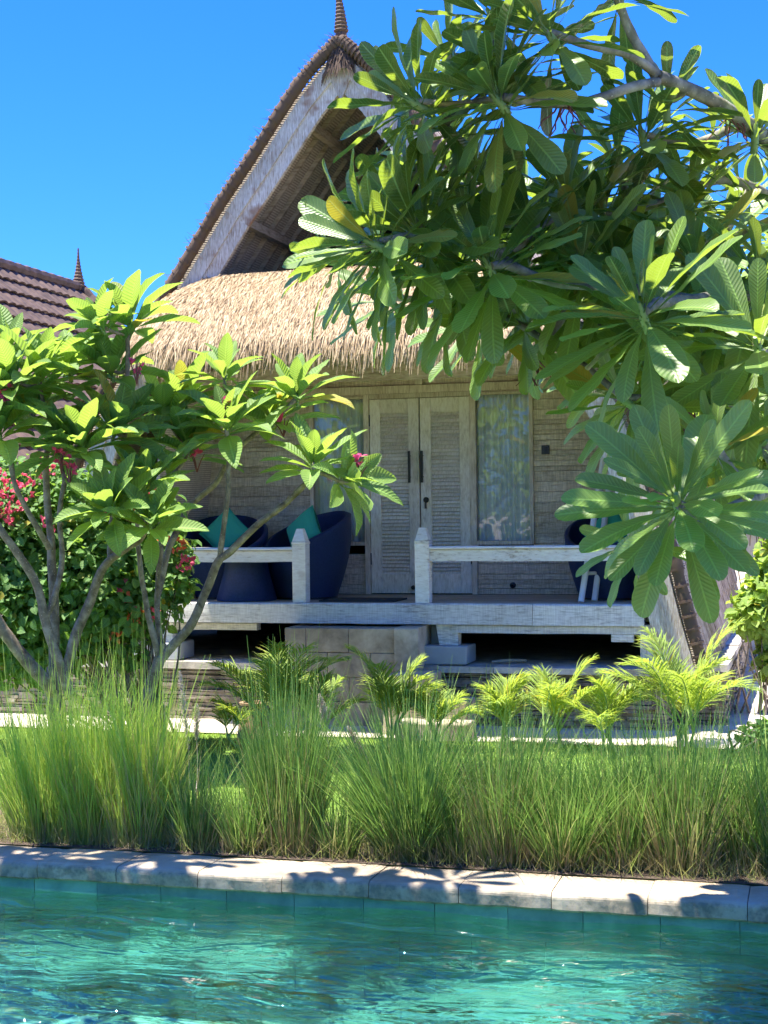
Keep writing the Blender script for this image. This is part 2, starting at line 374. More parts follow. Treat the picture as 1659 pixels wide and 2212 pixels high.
# pool: floor, walls, water
t = NT('pool_floor_stone'); v = t.coord()
br = t.n('TexBrick'); br.inputs['Scale'].default_value = 1; br.inputs['Brick Width'].default_value = .4; br.inputs['Row Height'].default_value = .2; br.inputs['Mortar Size'].default_value = .004
t.l(v, br.inputs['Vector']); br.inputs['Color1'].default_value = (.40, .74, .64, 1); br.inputs['Color2'].default_value = (.54, .84, .72, 1); br.inputs['Mortar'].default_value = (.26, .52, .45, 1)
n = t.noise(v, 3, 5); c = t.mix(.6, br.outputs[0], t.ramp(n, [(.35, (.6, .62, .58)), (.65, (1, 1, .95))]), 'MULTIPLY'); M['pool_floor'] = t.fin(t.pbr(c, .8, None, .2))
sheet('pool_floor', [(PU0, PU1, PV0, PV1)], -.85, M['pool_floor'])
t = NT('pool_wall_stone'); v = t.coord(); r = t.attr(); n = t.noise(v, 6, 5); n2 = t.noise(v, 60, 3)
c = t.ramp(n, [(.35, (.09, .24, .20)), (.65, (.18, .38, .31))]); c = t.mix(.8, c, t.ramp(r[0], [(0, (.6, .62, .66)), (1, (1.15, 1.12, 1.0))]), 'MULTIPLY')
M['pool_wall'] = t.fin(t.pbr(c, .6, t.bump(n2, .5, .004), .4))
m = MB()
for row in range(7):
    z1 = -.09 - row * .19; x = PU0 + (row % 2) * .2
    while x < PU1:
        m.box(x + .0015, min(x + .3985, PU1), PV1 + rnd.uniform(0, .004), PV1 + .06, z1 - .187, z1); x += .4
m.box(PU0 - .1, PU1 + .1, PV1 + .03, PV1 + .2, -1.3, -.103)
for x0, x1, y0, y1 in ((PU0 - .1, PU0, PV0, PV1 + .03), (PU1, PU1 + .1, PV0, PV1 + .03), (PU0 - .1, PU1 + .1, PV0 - .1, PV0)): m.box(x0, x1, y0, y1, -1.3, -.03)
tag(m.build('pool_wall', M['pool_wall']), 'green stone tile wall of the pool just under the pale coping', 'pool wall')

# water: displaced surface + fine ripples
t = NT('pool_water'); v = t.coord((.65, 1.8, 1)); n1 = t.noise(v, 1.9, 2, .45, .9); n2 = t.noise(v, 7.5, 3, .5, .5)
h = t.math('ADD', t.math('MULTIPLY', n1, .75), t.math('MULTIPLY', n2, .24)); b = t.bump(h, 1.0, .15)
rf = t.n('BsdfRefraction'); rf.inputs['IOR'].default_value = 1.33; rf.inputs['Roughness'].default_value = 0; rf.inputs['Color'].default_value = (.46, .99, .97, 1)
tp = t.n('BsdfTransparent'); tp.inputs[0].default_value = (.72, 1.0, .98, 1)
gl = t.n('BsdfGlossy'); gl.inputs['Roughness'].default_value = .015; gl.inputs['Color'].default_value = (1, 1, 1, 1)
for q in (rf, gl): t.l(b, q.inputs['Normal'])
m1 = t.n('MixShader'); m1.inputs[0].default_value = .4; t.l(tp.outputs[0], m1.inputs[1]); t.l(rf.outputs[0], m1.inputs[2])
fr = t.n('Fresnel'); fr.inputs[0].default_value = 1.65; t.l(b, fr.inputs['Normal'])
m2 = t.n('MixShader'); t.l(fr.outputs[0], m2.inputs[0]); t.l(m1.outputs[0], m2.inputs[1]); t.l(gl.outputs[0], m2.inputs[2]); M['water'] = t.fin(m2)
nx, ny = 330, 190; XS = np.concatenate([np.linspace(PU0, -6.5, 30)[:-1], np.linspace(-6.5, 2.5, nx - 50), np.linspace(2.5, PU1, 22)[1:]]); nx = len(XS); YS = np.linspace(PV0, PV1, ny)
V = []
for y in YS:
    for x in XS:
        z = .060 * noise.noise(Vector((x * .8, y * 1.9, 1))) + .016 * noise.noise(Vector((x * 3.4 + 9, y * 7, 5)))
        V.append((x, y, WZ + z))
m = MB(); ii = np.arange(ny - 1)[:, None] * nx + np.arange(nx - 1)[None, :]; ii = ii.ravel()
m.add(V, np.stack([ii, ii + 1, ii + nx + 1, ii + nx], 1)); tag(m.build('pool_water', M['water'], smooth=True), kind='structure')

# coping slabs: each with a rounded worn front edge, laid end to end
t = NT('coping_stone'); v = t.coord(); r = t.attr(); n = t.noise(v, 3.2, 7, .65, .4); n2 = t.noise(v, 26, 5); n3 = t.noise(v, 1.4, 3)
c = t.ramp(n, [(.30, (.28, .21, .14)), (.5, (.42, .34, .24)), (.68, (.52, .45, .34))])
c = t.mix(.85, c, t.ramp(r[0], [(0, (.80, .80, .82)), (1, (1.03, 1.0, .94))]), 'MULTIPLY')
geo = t.n('NewGeometry'); sx = t.n('SeparateXYZ'); t.l(geo.outputs['True Normal'], sx.inputs[0])
face = t.ramp(sx.outputs[2], [(.55, (1, 1, 1)), (.85, (0, 0, 0))])
st = t.ramp(t.math('ADD', t.math('MULTIPLY', n2, .5), t.math('MULTIPLY', n, .5)), [(.44, (1, 1, 1)), (.56, (0, 0, 0))])
c = t.mix(t.math('MULTIPLY', t.math('MULTIPLY', face, st), .75), c, (.13, .14, .11))
c = t.mix(t.math('MULTIPLY', t.ramp(n3, [(.58, (0, 0, 0)), (.68, (1, 1, 1))]), .35), c, (.42, .33, .24))
M['coping'] = t.fin(t.pbr(c, .7, t.bump(t.math('ADD', n, t.math('MULTIPLY', n2, .5)), .5, .008), .3))
cop = empty('pool_coping', (-3, 7.8, 0), label='long pale stone coping laid slab to slab along the pool edge', cat='pool coping')
x = -14.0 - .36 ; first = True
while x < 7:
    L = .5; dz = rnd.uniform(-.003, .003); a, b_ = x + .002, x + L - .002
    pr = []
    y0, y1, zb, zt = 7.82, 8.2, -.1, .0
    for q in range(6): th = PI / 2 * q / 5; pr.append((y0 + .035 * (1 - math.sin(th)), zt - .035 * (1 - math.cos(th)) if 0 else zt - .035 + .035 * math.cos(th)))
    pr = [(y1, zb), (y1, zt - .01), (y1 - .01, zt)] + [(y0 + .035, zt)] + [(y0 + .035 - .035 * math.sin(PI / 2 * q / 5), zt - .035 + .035 * math.cos(PI / 2 * q / 5)) for q in range(1, 6)] + [(y0, zb + .012), (y0 + .012, zb)]
    nseg = 9; V = []; rr, r2 = rnd.random(), rnd.random()
    for i in range(nseg + 1):
        xx = a + (b_ - a) * i / nseg
        for (yy, zz) in pr:
            e = .006 * noise.noise(Vector((xx * 9, yy * 7, zz * 14)))
            inset = .006 if i in (0, nseg) else 0
            V.append((xx, yy + (e + inset if yy < 8.0 else 0), zz + dz + e * .5 - (inset * .6 if zz > -.05 else 0)))
    k = len(pr)
    Fc = [[i * k + j, i * k + (j + 1) % k, (i + 1) * k + (j + 1) % k, (i + 1) * k + j] for i in range(nseg) for j in range(k)]
    m = MB(); m.add(V, Fc, np.tile([rr, r2, 0], (len(V), 1))); m.add(V[:k], [list(range(k))[::-1]], np.tile([rr, r2, 0], (k, 1))); m.add(V[-k:], [list(range(k))], np.tile([rr, r2, 0], (k, 1)))
    if -5.6 < x < 1.0: m.build('slab', M['coping'], cop)
    x += L
for xa, xb in ((-14.1, -5.65), (1.4, 6.9)): m = MB(); m.box(xa, xb, 7.825, 8.2, -.1, -.001); m.build('slab_row', M['coping'], cop, bevel=.02)

# ================================================================ HOUSE
VW, VF, VG = 15.2, 13.75, 13.62          # wall, porch front, gable front (y)
UC = -4.28                                # gable centre line
PZ = 1.14
H = empty('thatched_bungalow', (UC, VF, 0), label='weathered whitewashed wooden bungalow with steep gable, straw awning and raised porch', cat='bungalow')
prof = [(0, 6.46), (.22, 6.27), (.47, 6.0), (.90, 5.42), (1.24, 4.98), (1.74, 4.25), (2.26, 3.55), (2.66, 2.93), (2.93, 2.05), (3.17, 1.05), (3.36, .36)]
def profU(sign, off=0.0):
    """the gable outline moved inwards by off metres"""
    P = [Vector((UC + sign * a, 0, b)) for a, b in prof]; out = []
    for i, p in enumerate(P):
        d = (P[min(i + 1, len(P) - 1)] - P[max(i - 1, 0)]).normalized(); n_ = Vector((-d.z * sign, 0, d.x * sign))
        if n_.x * sign < 0: n_ = -n_
        q = p - n_ * off
        if i == 0: q = Vector((UC, 0, p.z - off * 1.35))
        out.append((q.x, q.z))
    return out
def band(m, sign, o0, o1, v0, v1, i0=0, i1=None, mi=0):
    A_, B_ = profU(sign, o0)[i0:i1], profU(sign, o1)[i0:i1]
    r = rnd.random()
    for j in range(len(A_) - 1):
        q = [A_[j], A_[j + 1], B_[j + 1], B_[j]]
        V = [(p[0], v0, p[1]) for p in q] + [(p[0], v1, p[1]) for p in q]
        m.add(V, [[0, 1, 2, 3], [7, 6, 5, 4], [0, 4, 5, 1], [1, 5, 6, 2], [2, 6, 7, 3], [3, 7, 4, 0]], np.tile([r, .3, 0], (8, 1)), mi)
VB = 21.0
m = MB(); band(m, -1, .02, .09, VG + .06, VB); band(m, 1, .02, .09, VG + .06, VB); roof = m.build('roof', M['bamboo_mat'], H)
# outer shingle boards (right side seen along the flank)
m = MB()
for sgn in (-1, 1):
    P = profU(sgn, 0)
    for row in range(2, len(P) - 1):
        a, b_ = Vector((P[row][0], 0, P[row][1])), Vector((P[row + 1][0], 0, P[row + 1][1])); d = (b_ - a).normalized(); n_ = Vector((abs(d.z) * sgn, 0, abs(d.x)))
        y = VG + .07
        while y < VB:
            w_ = rnd.uniform(.09, .15); e = rnd.uniform(0, .05); o1, o2 = .012 + rnd.uniform(0, .012), .035 + rnd.uniform(0, .02)
            q = [a + n_ * o1, a - d * .04 + n_ * (o1 + .012), b_ + d * (.03 + e) + n_ * (o2 + .012), b_ + d * (.03 + e) + n_ * o2]
            V = [(p.x, y + .004, p.z) for p in q] + [(p.x, y + w_ - .004, p.z) for p in q]
            m.add(V, [[0, 1, 2, 3], [7, 6, 5, 4], [0, 4, 5, 1], [1, 5, 6, 2], [2, 6, 7, 3], [3, 7, 4, 0]], np.tile([rnd.random(), rnd.random(), 0], (8, 1))); y += w_
m.build('shingles', M['shingle'], roof)
# rolled thatch verge along the gable edge with binding loops
m = MB()
for sgn in (-1, 1):
    P = [Vector((a, VG - .02, b)) for a, b in profU(sgn, -.01)]; S_ = smooth_path(P, 14)
    m.tube(S_, [  .056 + .012 * noise.noise(p * 6) for p in S_], 10, jit=.08)
    for i in range(2, len(S_) - 1, 2):
        d = (S_[i + 1] - S_[i]).normalized(); m.tube([S_[i], S_[i] + d * .022], [.069, .069], 9, jit=.04)
for sgn in (-1, 1):                      # loose straw sticking out
    P = [Vector((a, VG - .02, b)) for a, b in profU(sgn, -.01)]; S_ = smooth_path(P, 40)
    for i in range(0, len(S_) - 1):
        p = S_[i] + Vector((rnd.uniform(-.02, .02), rnd.uniform(-.05, .05), rnd.uniform(-.02, .02))); d = Vector((sgn * rnd.uniform(.2, 1), rnd.uniform(-1, .3), rnd.uniform(-.6, .7))).normalized()
        m.tube([p, p + d * rnd.uniform(.08, .13)], [.004, .001], 3, cap=False)
vr = m.build('verge_roll', M['old_thatch'], roof, smooth=True)
# cap of thatch and finial
m = MB(); ax, az = UC, 6.46
m.lathe((ax, VG + .05, az - .33), [(.15, .05), (.125, .12), (.095, .2), (.075, .3), (.055, .4), (.045, .46), (0, .47)], 18)
for k in range(420):
    th = rnd.uniform(0, 2 * PI); z = rnd.uniform(.02, .33); rr = .155 - .27 * z
    p = Vector((ax + rr * math.cos(th), VG + .05 + rr * math.sin(th), az - .36 + z + .06)); m.tube([p, p + Vector((math.cos(th) * .05, math.sin(th) * .05, -.12 * rnd.uniform(.6, 1.3)))], [.007, .003], 3, cap=False)
m.build('ridge_cap', M['old_thatch'], roof)
m = MB(); pts = []; rad = []
for i in range(30):
    f_ = i / 29; pts.append((ax - .05 * f_ + .012 * math.sin(f_ * 3), VG + .05, az + .10 + .52 * f_)); rad.append((.058 * (1 - f_) ** 1.1 + .008) * (1.16 if i % 2 else .92))
m.tube(pts, rad, 10); m.build('finial', M['old_thatch'], roof, smooth=False)
# fascia: two boards per slope, jointed
for sgn in (-1, 1):
    cuts = [(0, 5), (4, 8), (7, len(prof))]
    for (i0, i1) in cuts:
        m = MB(); band(m, sgn, .075, .215, VG + (.006 if i0 == 4 else 0), VG + .04, i0, i1); m.build('fascia_board', M['fascia'], H)
        m = MB(); band(m, sgn, .205, .345, VG + .02, VG + .07, i0, i1); m.build('fascia_board', M['fascia'], H)
m = MB(); m.add([(UC - .16, VG - .004, 6.22), (UC + .16, VG - .004, 6.22), (UC, VG - .004, 5.90), (UC - .16, VG + .075, 6.22), (UC + .16, VG + .075, 6.22), (UC, VG + .075, 5.90)], [[0, 2, 1], [3, 4, 5]]); m.add([(UC - .16, VG - .004, 6.22), (UC + .16, VG - .004, 6.22), (UC, VG - .004, 5.90), (UC - .16, VG + .075, 6.22), (UC + .16, VG + .075, 6.22), (UC, VG + .075, 5.90)], [[0, 1, 4, 3], [1, 2, 5, 4], [2, 0, 3, 5]]); m.build('apex_board', M['fascia'], H)
# rafters and purlins under the slopes
m = MB()
for sgn in (-1, 1):
    for k in range(1, 22): band(m, sgn, .093, .14, VG + .1 + k * .33, VG + .1 + k * .33 + .05, 0, 9)
m.build('rafters', M['rafter'], H)
m = MB()
for sgn in (-1, 1):
    Q = profU(sgn, .19)
    for i, f_ in ((2, .2), (4, .0), (4, .8), (6, .5)):
        a = Q[i][0] + (Q[i + 1][0] - Q[i][0]) * f_; b_ = Q[i][1] + (Q[i + 1][1] - Q[i][1]) * f_
        m.box(a - .035, a + .035, VG + .075, VB, b_ - .04, b_ + .04)
m.build('purlins', M['rafter'], H)
# gable back wall (woven) above the porch wall + tie beam
m = MB(); in_l, in_r = profU(-1, .1), profU(1, .1)
poly = [p for p in in_l if p[1] > 3.6][::-1] + [p for p in in_r if p[1] > 3.6][1:]
m.prism(poly, 18.9, 18.96); m.build('gable_wall', M['bamboo_mat'], H)
m = MB(); m.box(UC - 1.75, UC + 1.75, VF + .02, VF + .14, 4.02, 4.16); m.box(UC - 2.1, UC + 2.1, VF + .02, VF + .14, 3.26, 3.40)
m.build('tie_beam', M['rafter'], H)
m = MB(); m.box(UC - 1.7, UC + 1.7, VG + .16, VW - .02, 4.02, 4.05); m.build('porch_ceiling', M['bamboo_mat'], H)

# plank walls: individual rough boards; openings left for the windows and the door
WIN_L, WIN_R, DOOR = (-5.12, -4.56), (-3.385, -2.80), (-4.50, -3.41)
WZ0, WZ1 = 1.69, 3.19
def planks(m, x0, x1, z0, z1, y=VW):
    z = z0
    while z < z1 - .005:
        h_ = min(rnd.uniform(.045, .11), z1 - z)
        if z1 - (z + h_) < .03: h_ = z1 - z
        x = x0
        while x < x1 - .01:
            L = rnd.uniform(1.6, 4.0)
            if x1 - (x + L) < .35: L = x1 - x
            o = rnd.uniform(0, .012); m.box(x + .001, x + L - .001, y - .012 - o, y + .02, z + .002, z + h_ - rnd.uniform(.001, .004), jit=.0012); x += L
        z += h_
def halfw(z):
    P = profU(1, .1)
    for i in range(len(P) - 1):
        if P[i][1] >= z >= P[i + 1][1]: f_ = (P[i][1] - z) / (P[i][1] - P[i + 1][1]); return P[i][0] + (P[i + 1][0] - P[i][0]) * f_ - UC
    return 3
m = MB(); lin = MB(); z = PZ
while z < 4.0:
    z2 = min(z + .105, 4.0) ; hw = halfw(z)
    L_, R_ = UC - hw, UC + hw
    segs = [(L_, R_)]
    holes = []
    if z2 > PZ and z < 3.22: holes.append((DOOR[0] - .05, DOOR[1] + .02))
    if z2 > WZ0 - .03 and z < WZ1 + .02: holes += [(WIN_L[0] - .03, WIN_L[1] + .03), (WIN_R[0] - .03, WIN_R[1] + .03)]
    for h0, h1 in holes: segs = [s_ for a, b_ in segs for s_ in ([(a, b_)] if b_ <= h0 or a >= h1 else [(a, h0), (h1, b_)]) if s_[1] - s_[0] > .02]
    if z < WZ0 - .03 < z2: z2 = WZ0 - .03
    if z < WZ1 + .02 < z2: z2 = WZ1 + .02
    if z < 3.22 < z2: z2 = 3.22
    for a, b_ in segs: planks(m, a, b_, z, z2); lin.box(a + .01, b_ - .01, VW + .021, VW + .05, z, z2)
    z = z2
wall = m.build('wall', M['plank'], H)
m = MB()                                                           # battens over the wall: lintel, uprights
m.box(UC - 2.05, UC + 2.05, VW - .055, VW - .013, 3.235, 3.315)
m.box(-3.99, -3.91, VW - .06, VW - .013, 3.318, 3.98)
m.box(-5.99, -5.91, VW - .06, VW - .013, 3.318, 3.7); m.box(-2.60, -2.53, VW - .06, VW - .013, 3.318, 3.7)
m.box(-4.555, -4.50, VW - .05, VW + .02, PZ, 3.232); m.box(-3.41, -3.355, VW - .05, VW + .02, PZ, 3.232)
m.box(-4.497, -3.413, VW - .045, VW + .02, 3.185, 3.232)
m.build('door_frame', M['frame_wood'], H)
lin.build('wall_lining', M['plank'], wall)
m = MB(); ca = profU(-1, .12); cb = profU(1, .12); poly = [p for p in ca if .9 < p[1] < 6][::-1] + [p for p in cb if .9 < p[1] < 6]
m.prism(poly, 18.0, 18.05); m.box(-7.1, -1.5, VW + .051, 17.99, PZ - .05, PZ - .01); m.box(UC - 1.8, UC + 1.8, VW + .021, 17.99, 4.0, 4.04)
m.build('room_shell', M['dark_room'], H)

# doors with tilted louvres
def door(x0, x1, handle_x, lock):
    d = MB(); y0, y1 = VW - .035, VW + .01; s_ = .115
    d.box(x0, x0 + s_, y0, y1, PZ + .01, 3.18); d.box(x1 - s_, x1, y0, y1, PZ + .01, 3.18)
    d.box(x0 + s_ + .001, x1 - s_ - .001, y0 + .002, y1, PZ + .01, 1.35); d.box(x0 + s_ + .001, x1 - s_ - .001, y0 + .002, y1, 3.03, 3.18)
    dm = d.build('door', M['door_wood'], H, bevel=.003)
    l = MB(); z = 1.36
    while z < 3.02:
        l.bar((x0 + s_ - .004, VW - .012, z), (x1 - s_ + .004, VW - .012, z), .040, .008, up=(0, -.75, .66)); z += .0385
    l.build('louvres', M['door_wood'], dm)
    b = MB(); b.box(x0 + .01, x1 - .01, y1 + .001, y1 + .01, PZ + .02, 3.17); b.build('backing', M['door_wood'], dm)
    h_ = MB(); h_.box(handle_x - .013, handle_x + .013, VW - .10, VW - .078, 2.30, 2.63)
    for zz in (2.36, 2.58): h_.tube([(handle_x, VW - .08, zz), (handle_x, y0 + .004, zz)], .008, 8)
    h_.build('handle', M['black'], dm, bevel=.003)
    if lock:
        k = MB(); k.lathe((0, 0, 0), [(0.0, 0), (.03, 0), (.03, .012), (.018, .02), (0, .022)], 16)
        V = k.v[0]; k.v[0] = np.stack([V[:, 0] + handle_x + .03, y0 - V[:, 2], V[:, 1] + 2.12], 1)
        k.box(handle_x + .02, handle_x + .034, y0 - .03, y0 - .001, 2.03, 2.10); k.build('lock', M['black'], dm)
    for zz in (1.45, 2.9):
        g = MB(); hx = x0 - .005 if not lock else x1 - .002
        g.box(hx - .006, hx + .010, y0 - .008, y0 + .0, zz, zz + .12); g.build('hinge', M['black'], dm)
door(-4.494, -3.962, -4.055, False)
door(-3.948, -3.416, -3.955 + .035, True)
m = MB(); m.lathe((0, 0, 0), [(0, 0), (.025, 0), (.02, .03), (0, .032)], 14); V = m.v[0]; m.v[0] = np.stack([V[:, 0] - 4.04, VW - .036 - V[:, 2], V[:, 1] + 1.21], 1); m.build('door_stop', M['black'], H)
m = MB(); m.lathe((0, 0, 0), [(0, 0), (.03, 0), (.03, .02), (.012, .025), (0, .012)], 14); V = m.v[0]; m.v[0] = np.stack([V[:, 0] - 2.99, VW - .026 - V[:, 2], V[:, 1] + 1.235], 1); m.build('wall_tap', M['black'], H)
# windows
def window(x0, x1):
    f_ = MB(); y0 = VW - .045
    f_.box(x0 - .04, x0, y0, VW + .02, WZ0 - .04, WZ1 + .03); f_.box(x1, x1 + .04, y0, VW + .02, WZ0 - .04, WZ1 + .03)
    f_.box(x0 + .001, x1 - .001, y0 + .002, VW + .02, WZ0 - .04, WZ0); f_.box(x0 + .001, x1 - .001, y0 + .002, VW + .02, WZ1, WZ1 + .03)
    fr_ = f_.build('window', M['frame_wood'], H, bevel=.003)
    p = MB(); p.box(x0, x1, VW - .006, VW - .001, WZ0, WZ1); p.build('pane', M['glass'], fr_)
    c = MB(); n_ = 90; V = []
    for i in range(n_ + 1):
        x = x0 - .05 + (x1 - x0 + .1) * i / n_
        for z_, k in ((WZ0 - .03, 1.25), ((WZ0 + WZ1) / 2, 1), (WZ1 + .02, .8)): V.append((x, VW + .075 + .022 * k * math.sin(i * .75 + math.sin(i * .13) * 2), z_))
    c.add(V, [[i * 3 + j, i * 3 + 3 + j, i * 3 + 4 + j, i * 3 + 1 + j] for i in range(n_) for j in (0, 1)]); c.build('curtain', M['curtain'], fr_, smooth=True)
window(*WIN_L); window(*WIN_R)
m = MB(); m.box(-2.675, -2.595, VW - .045, VW - .02, 2.565, 2.655); m.box(-2.655, -2.615, VW - .05, VW - .044, 2.585, 2.635); m.build('wall_socket', M['black'], H, bevel=.004)

# porch deck, beams, posts and rails
m = MB(); y = VF + .005
while y < VW - .02: m.box(-7.1, -1.52, y, min(y + .136, VW - .02), PZ - .03, PZ - rnd.uniform(0, .003)); y += .14
m.build('porch_floor', M['floor_wood'], H)
def rough_beam(m, x0, x1, y0, y1, z0, z1, n_=26):
    V = []; r = [rnd.random(), rnd.random(), 0]
    for i in range(n_ + 1):
        x = x0 + (x1 - x0) * i / n_
        for (yy, zz) in ((y0, z0), (y0, (z0 + z1) / 2), (y0, z1 - .012), (y0 + .012, z1), (y1, z1), (y1, z0)):
            e = .005 * noise.noise(Vector((x * 3, yy * 5, zz * 9))); V.append((x, yy + e, zz + e * .8))
    k = 6; m.add(V, [[i * k + j, i * k + (j + 1) % k, (i + 1) * k + (j + 1) % k, (i + 1) * k + j][::-1] for i in range(n_) for j in range(k)], np.tile(r, (len(V), 1)))
    m.add(V[:k], [list(range(k))], np.tile(r, (k, 1))); m.add(V[-k:], [list(range(k))[::-1]], np.tile(r, (k, 1)))
m = MB(); rough_beam(m, -7.1, -2.515, VF - .09, VF, .945, 1.137); m.build('porch_beam', M['beam'], H)
m = MB(); rough_beam(m, -2.511, -1.50, VF - .085, VF, .942, 1.135); m.build('porch_beam', M['beam'], H)
m = MB(); rough_beam(m, -6.9, -5.25, VF + .01, VF + .12, .865, .94); rough_beam(m, -3.28, -1.53, VF - .06, VF + .1, .865, .94); m.box(-1.80, -1.60, VF - .055, VF + .1, .795, .863)
for yy in (14.4, 15.1): m.box(-7.0, -1.5, yy, yy + .1, .93, 1.1)
m.build('joists', M['beam'], H)
def post(u, w_=.135):
    m = MB(); a, b_ = u - w_ / 2, u + w_ / 2; y0, y1 = VF - .06, VF - .06 + w_; r = np.tile([rnd.random(), rnd.random(), 0], (8, 1))
    m.box(a, b_, y0, y1, PZ - .002, 1.70, jit=.002)
    V = [(a - .004, y0 - .004, 1.70), (b_ + .004, y0 - .004, 1.70), (b_ + .004, y1 + .004, 1.70), (a - .004, y1 + .004, 1.70), (a - .004, y0 - .004, 1.725), (b_ + .004, y0 - .004, 1.725), (b_ + .004, y1 + .004, 1.725), (a - .004, y1 + .004, 1.725)]
    Q = [[0, 3, 2, 1], [4, 5, 6, 7], [0, 1, 5, 4], [1, 2, 6, 5], [2, 3, 7, 6], [3, 0, 4, 7]]; m.add(V, Q, r)
    c = .035; V = [(a, y0, 1.7255), (b_, y0, 1.7255), (b_, y1, 1.7255), (a, y1, 1.7255), (a + c, y0 + c, 1.85), (b_ - c, y0 + c, 1.85), (b_ - c, y1 - c, 1.85), (a + c, y1 - c, 1.85)]; m.add(V, Q, r)
    m.build('porch_post', M['rail'], H, bevel=.005)
post(-4.785); post(-3.565); post(-6.65)
def rail(x0, x1):
    m = MB(); rough_beam(m, x0, x1, VF - .03, VF + .03, 1.53, 1.645); rough_beam(m, x0, x1, VF - .05, VF + .055, 1.648, 1.672); m.build('porch_rail', M['rail'], H)
rail(-6.58, -4.855); rail(-3.495, -1.66)
# legs under the beam, on concrete feet
def foot(u, v_=VF + .02):
    m = MB()
    V = [(u - .10, v_ - .06, .745), (u + .08, v_ - .06, .745), (u + .08, v_ + .08, .745), (u - .10, v_ + .08, .745), (u - .13, v_ - .06, .938), (u + .085, v_ - .06, .938), (u + .085, v_ + .08, .938), (u - .13, v_ + .08, .938)]
    m.add(V, [[0, 3, 2, 1], [4, 5, 6, 7], [0, 1, 5, 4], [1, 2, 6, 5], [2, 3, 7, 6], [3, 0, 4, 7]], np.tile([.8, .4, 0], (8, 1))); m.build('support_leg', M['beam'], H, bevel=.004)
    m = MB(); m.box(u - .30, u + .18, v_ - .14, v_ + .25, .572, .742, jit=.004); m.build('concrete_footing', M['concrete'], H, bevel=.012)
foot(-3.31); foot(-6.2)
m = MB(); m.box(-3.53, -3.42, VF + .12, VF + .3, .575, .93); m.build('concrete_pier', M['concrete'], H, bevel=.01)
# the right gable foot: thick old post beside the fascia
m = MB(); Q = profU(1, .30)
m.add([(UC + 2.74, VG + .075, .95), (UC + 2.86, VG + .075, .95)] + [(UC + 2.86, VG + .16, .95), (UC + 2.74, VG + .16, .95)] + [(UC + 2.74, VG + .075, .57), (UC + 3.0, VG + .075, .57), (UC + 3.0, VG + .16, .57), (UC + 2.74, VG + .16, .57)], [[0, 1, 2, 3], [7, 6, 5, 4], [0, 4, 5, 1], [1, 5, 6, 2], [2, 6, 7, 3], [3, 7, 4, 0]], np.tile([.5, .5, 0], (8, 1)))
m.build('corner_leg', M['old_leg'], H)
m = MB(); V = [(UC - 2.15, VF + .12, PZ), (UC - 2.15, VW - .03, PZ), (UC - 1.93, VW - .03, 3.26), (UC - 1.93, VF + .12, 3.26)]; V += [(a - .04, b_, c) for a, b_, c in V]
m.add(V, [[0, 1, 2, 3], [7, 6, 5, 4], [0, 4, 5, 1], [1, 5, 6, 2], [2, 6, 7, 3], [3, 7, 4, 0]]); m.build('side_panel', M['bamboo_mat'], H)

# stone platform: ledge slabs on top of a dry-stacked slate wall
def stacked(m, x0, x1, y, z0, z1, side=None, hs_=(.018, .045)):
    z = z0
    while z < z1 - .004:
        h_ = min(rnd.uniform(*hs_), z1 - z); x = x0 + rnd.uniform(-.1, 0)
        while x < x1:
            L = rnd.uniform(.07, .34); o = rnd.uniform(-.028, .022); a, b_ = max(x, x0), min(x + L, x1)
            if b_ - a > .01: m.box(a + .002, b_ - .002, y + o, y + .12, z + .0015, z + h_ - rnd.uniform(.001, .006), jit=.004)
            x += L
        z += h_
m = MB(); stacked(m, -8.6, -1.30, 13.62, 0, .50); stacked(m, -1.295, -.82, 14.1, 0, .50)
m.box(-8.58, -1.33, 13.70, 14.6, 0, .49); m.box(-1.31, -.86, 14.16, 20, 0, .49)
def stacked_side(m, y0, y1, x, z0, z1):
    k = MB(); stacked(k, y0, y1, 0, z0, z1)
    for vv, ff, aa in zip(k.v, k.f, k.a): m.add(np.stack([x - vv[:, 1], vv[:, 0], vv[:, 2]], 1), ff - ff.min(), aa)
stacked_side(m, 14.08, 17.5, -.82, 0, .5); stacked_side(m, 13.6, 14.1, -1.28, 0, .5)
plat = m.build('stone_platform', M['slate'], H)
m = MB(); x = -8.65
while x < -1.26: L = rnd.uniform(.5, .9); m.box(x + .002, min(x + L, -1.25) - .002, 13.57 + rnd.uniform(-.01, .01), 14.3, .503, .565 + rnd.uniform(-.004, .004), jit=.004); x += L
y = 14.07
while y < 17.6: m.box(-1.6, -.79, y + .003, y + .497, .503, .565 + rnd.uniform(-.006, .006), jit=.006); y += .5
m.box(-8.6, -1.605, 14.305, 20, .50, .55); m.build('ledge', M['ledge'], plat)
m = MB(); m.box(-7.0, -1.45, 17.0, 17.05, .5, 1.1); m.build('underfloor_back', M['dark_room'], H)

# stone landing and steps in front of the porch
S = empty('stone_steps', (-4.2, 13.3, 0), label='sandstone landing and steps below the porch doors', cat='steps')
def blocks(m, x0, x1, y0, y1, z0, z1, bw=.42, bh=.23):
    z = z0; row = 0
    while z < z1 - .01:
        h_ = min(bh, z1 - z); x = x0
        first_ = bw * (.5 if row % 2 else 1)
        while x < x1 - .01:
            L = min(first_ if x == x0 else bw, x1 - x); 
            if x1 - (x + L) < .1: L = x1 - x
            m.box(x + .002, x + L - .002, y0 + rnd.uniform(0, .006), y1, z + .002, z + h_ - .002, jit=.002); x += L
        z += h_; row += 1
m = MB(); blocks(m, -4.84, -3.76, 13.42, 13.96, 0, .925); m.build('landing', M['sandstone'], S, bevel=.006)
m = MB(); rough_beam(m, -3.755, -3.53, 13.38, 13.95, 0, .93, 3); m.build('corner_block', M['sandstone'], S, bevel=.01)
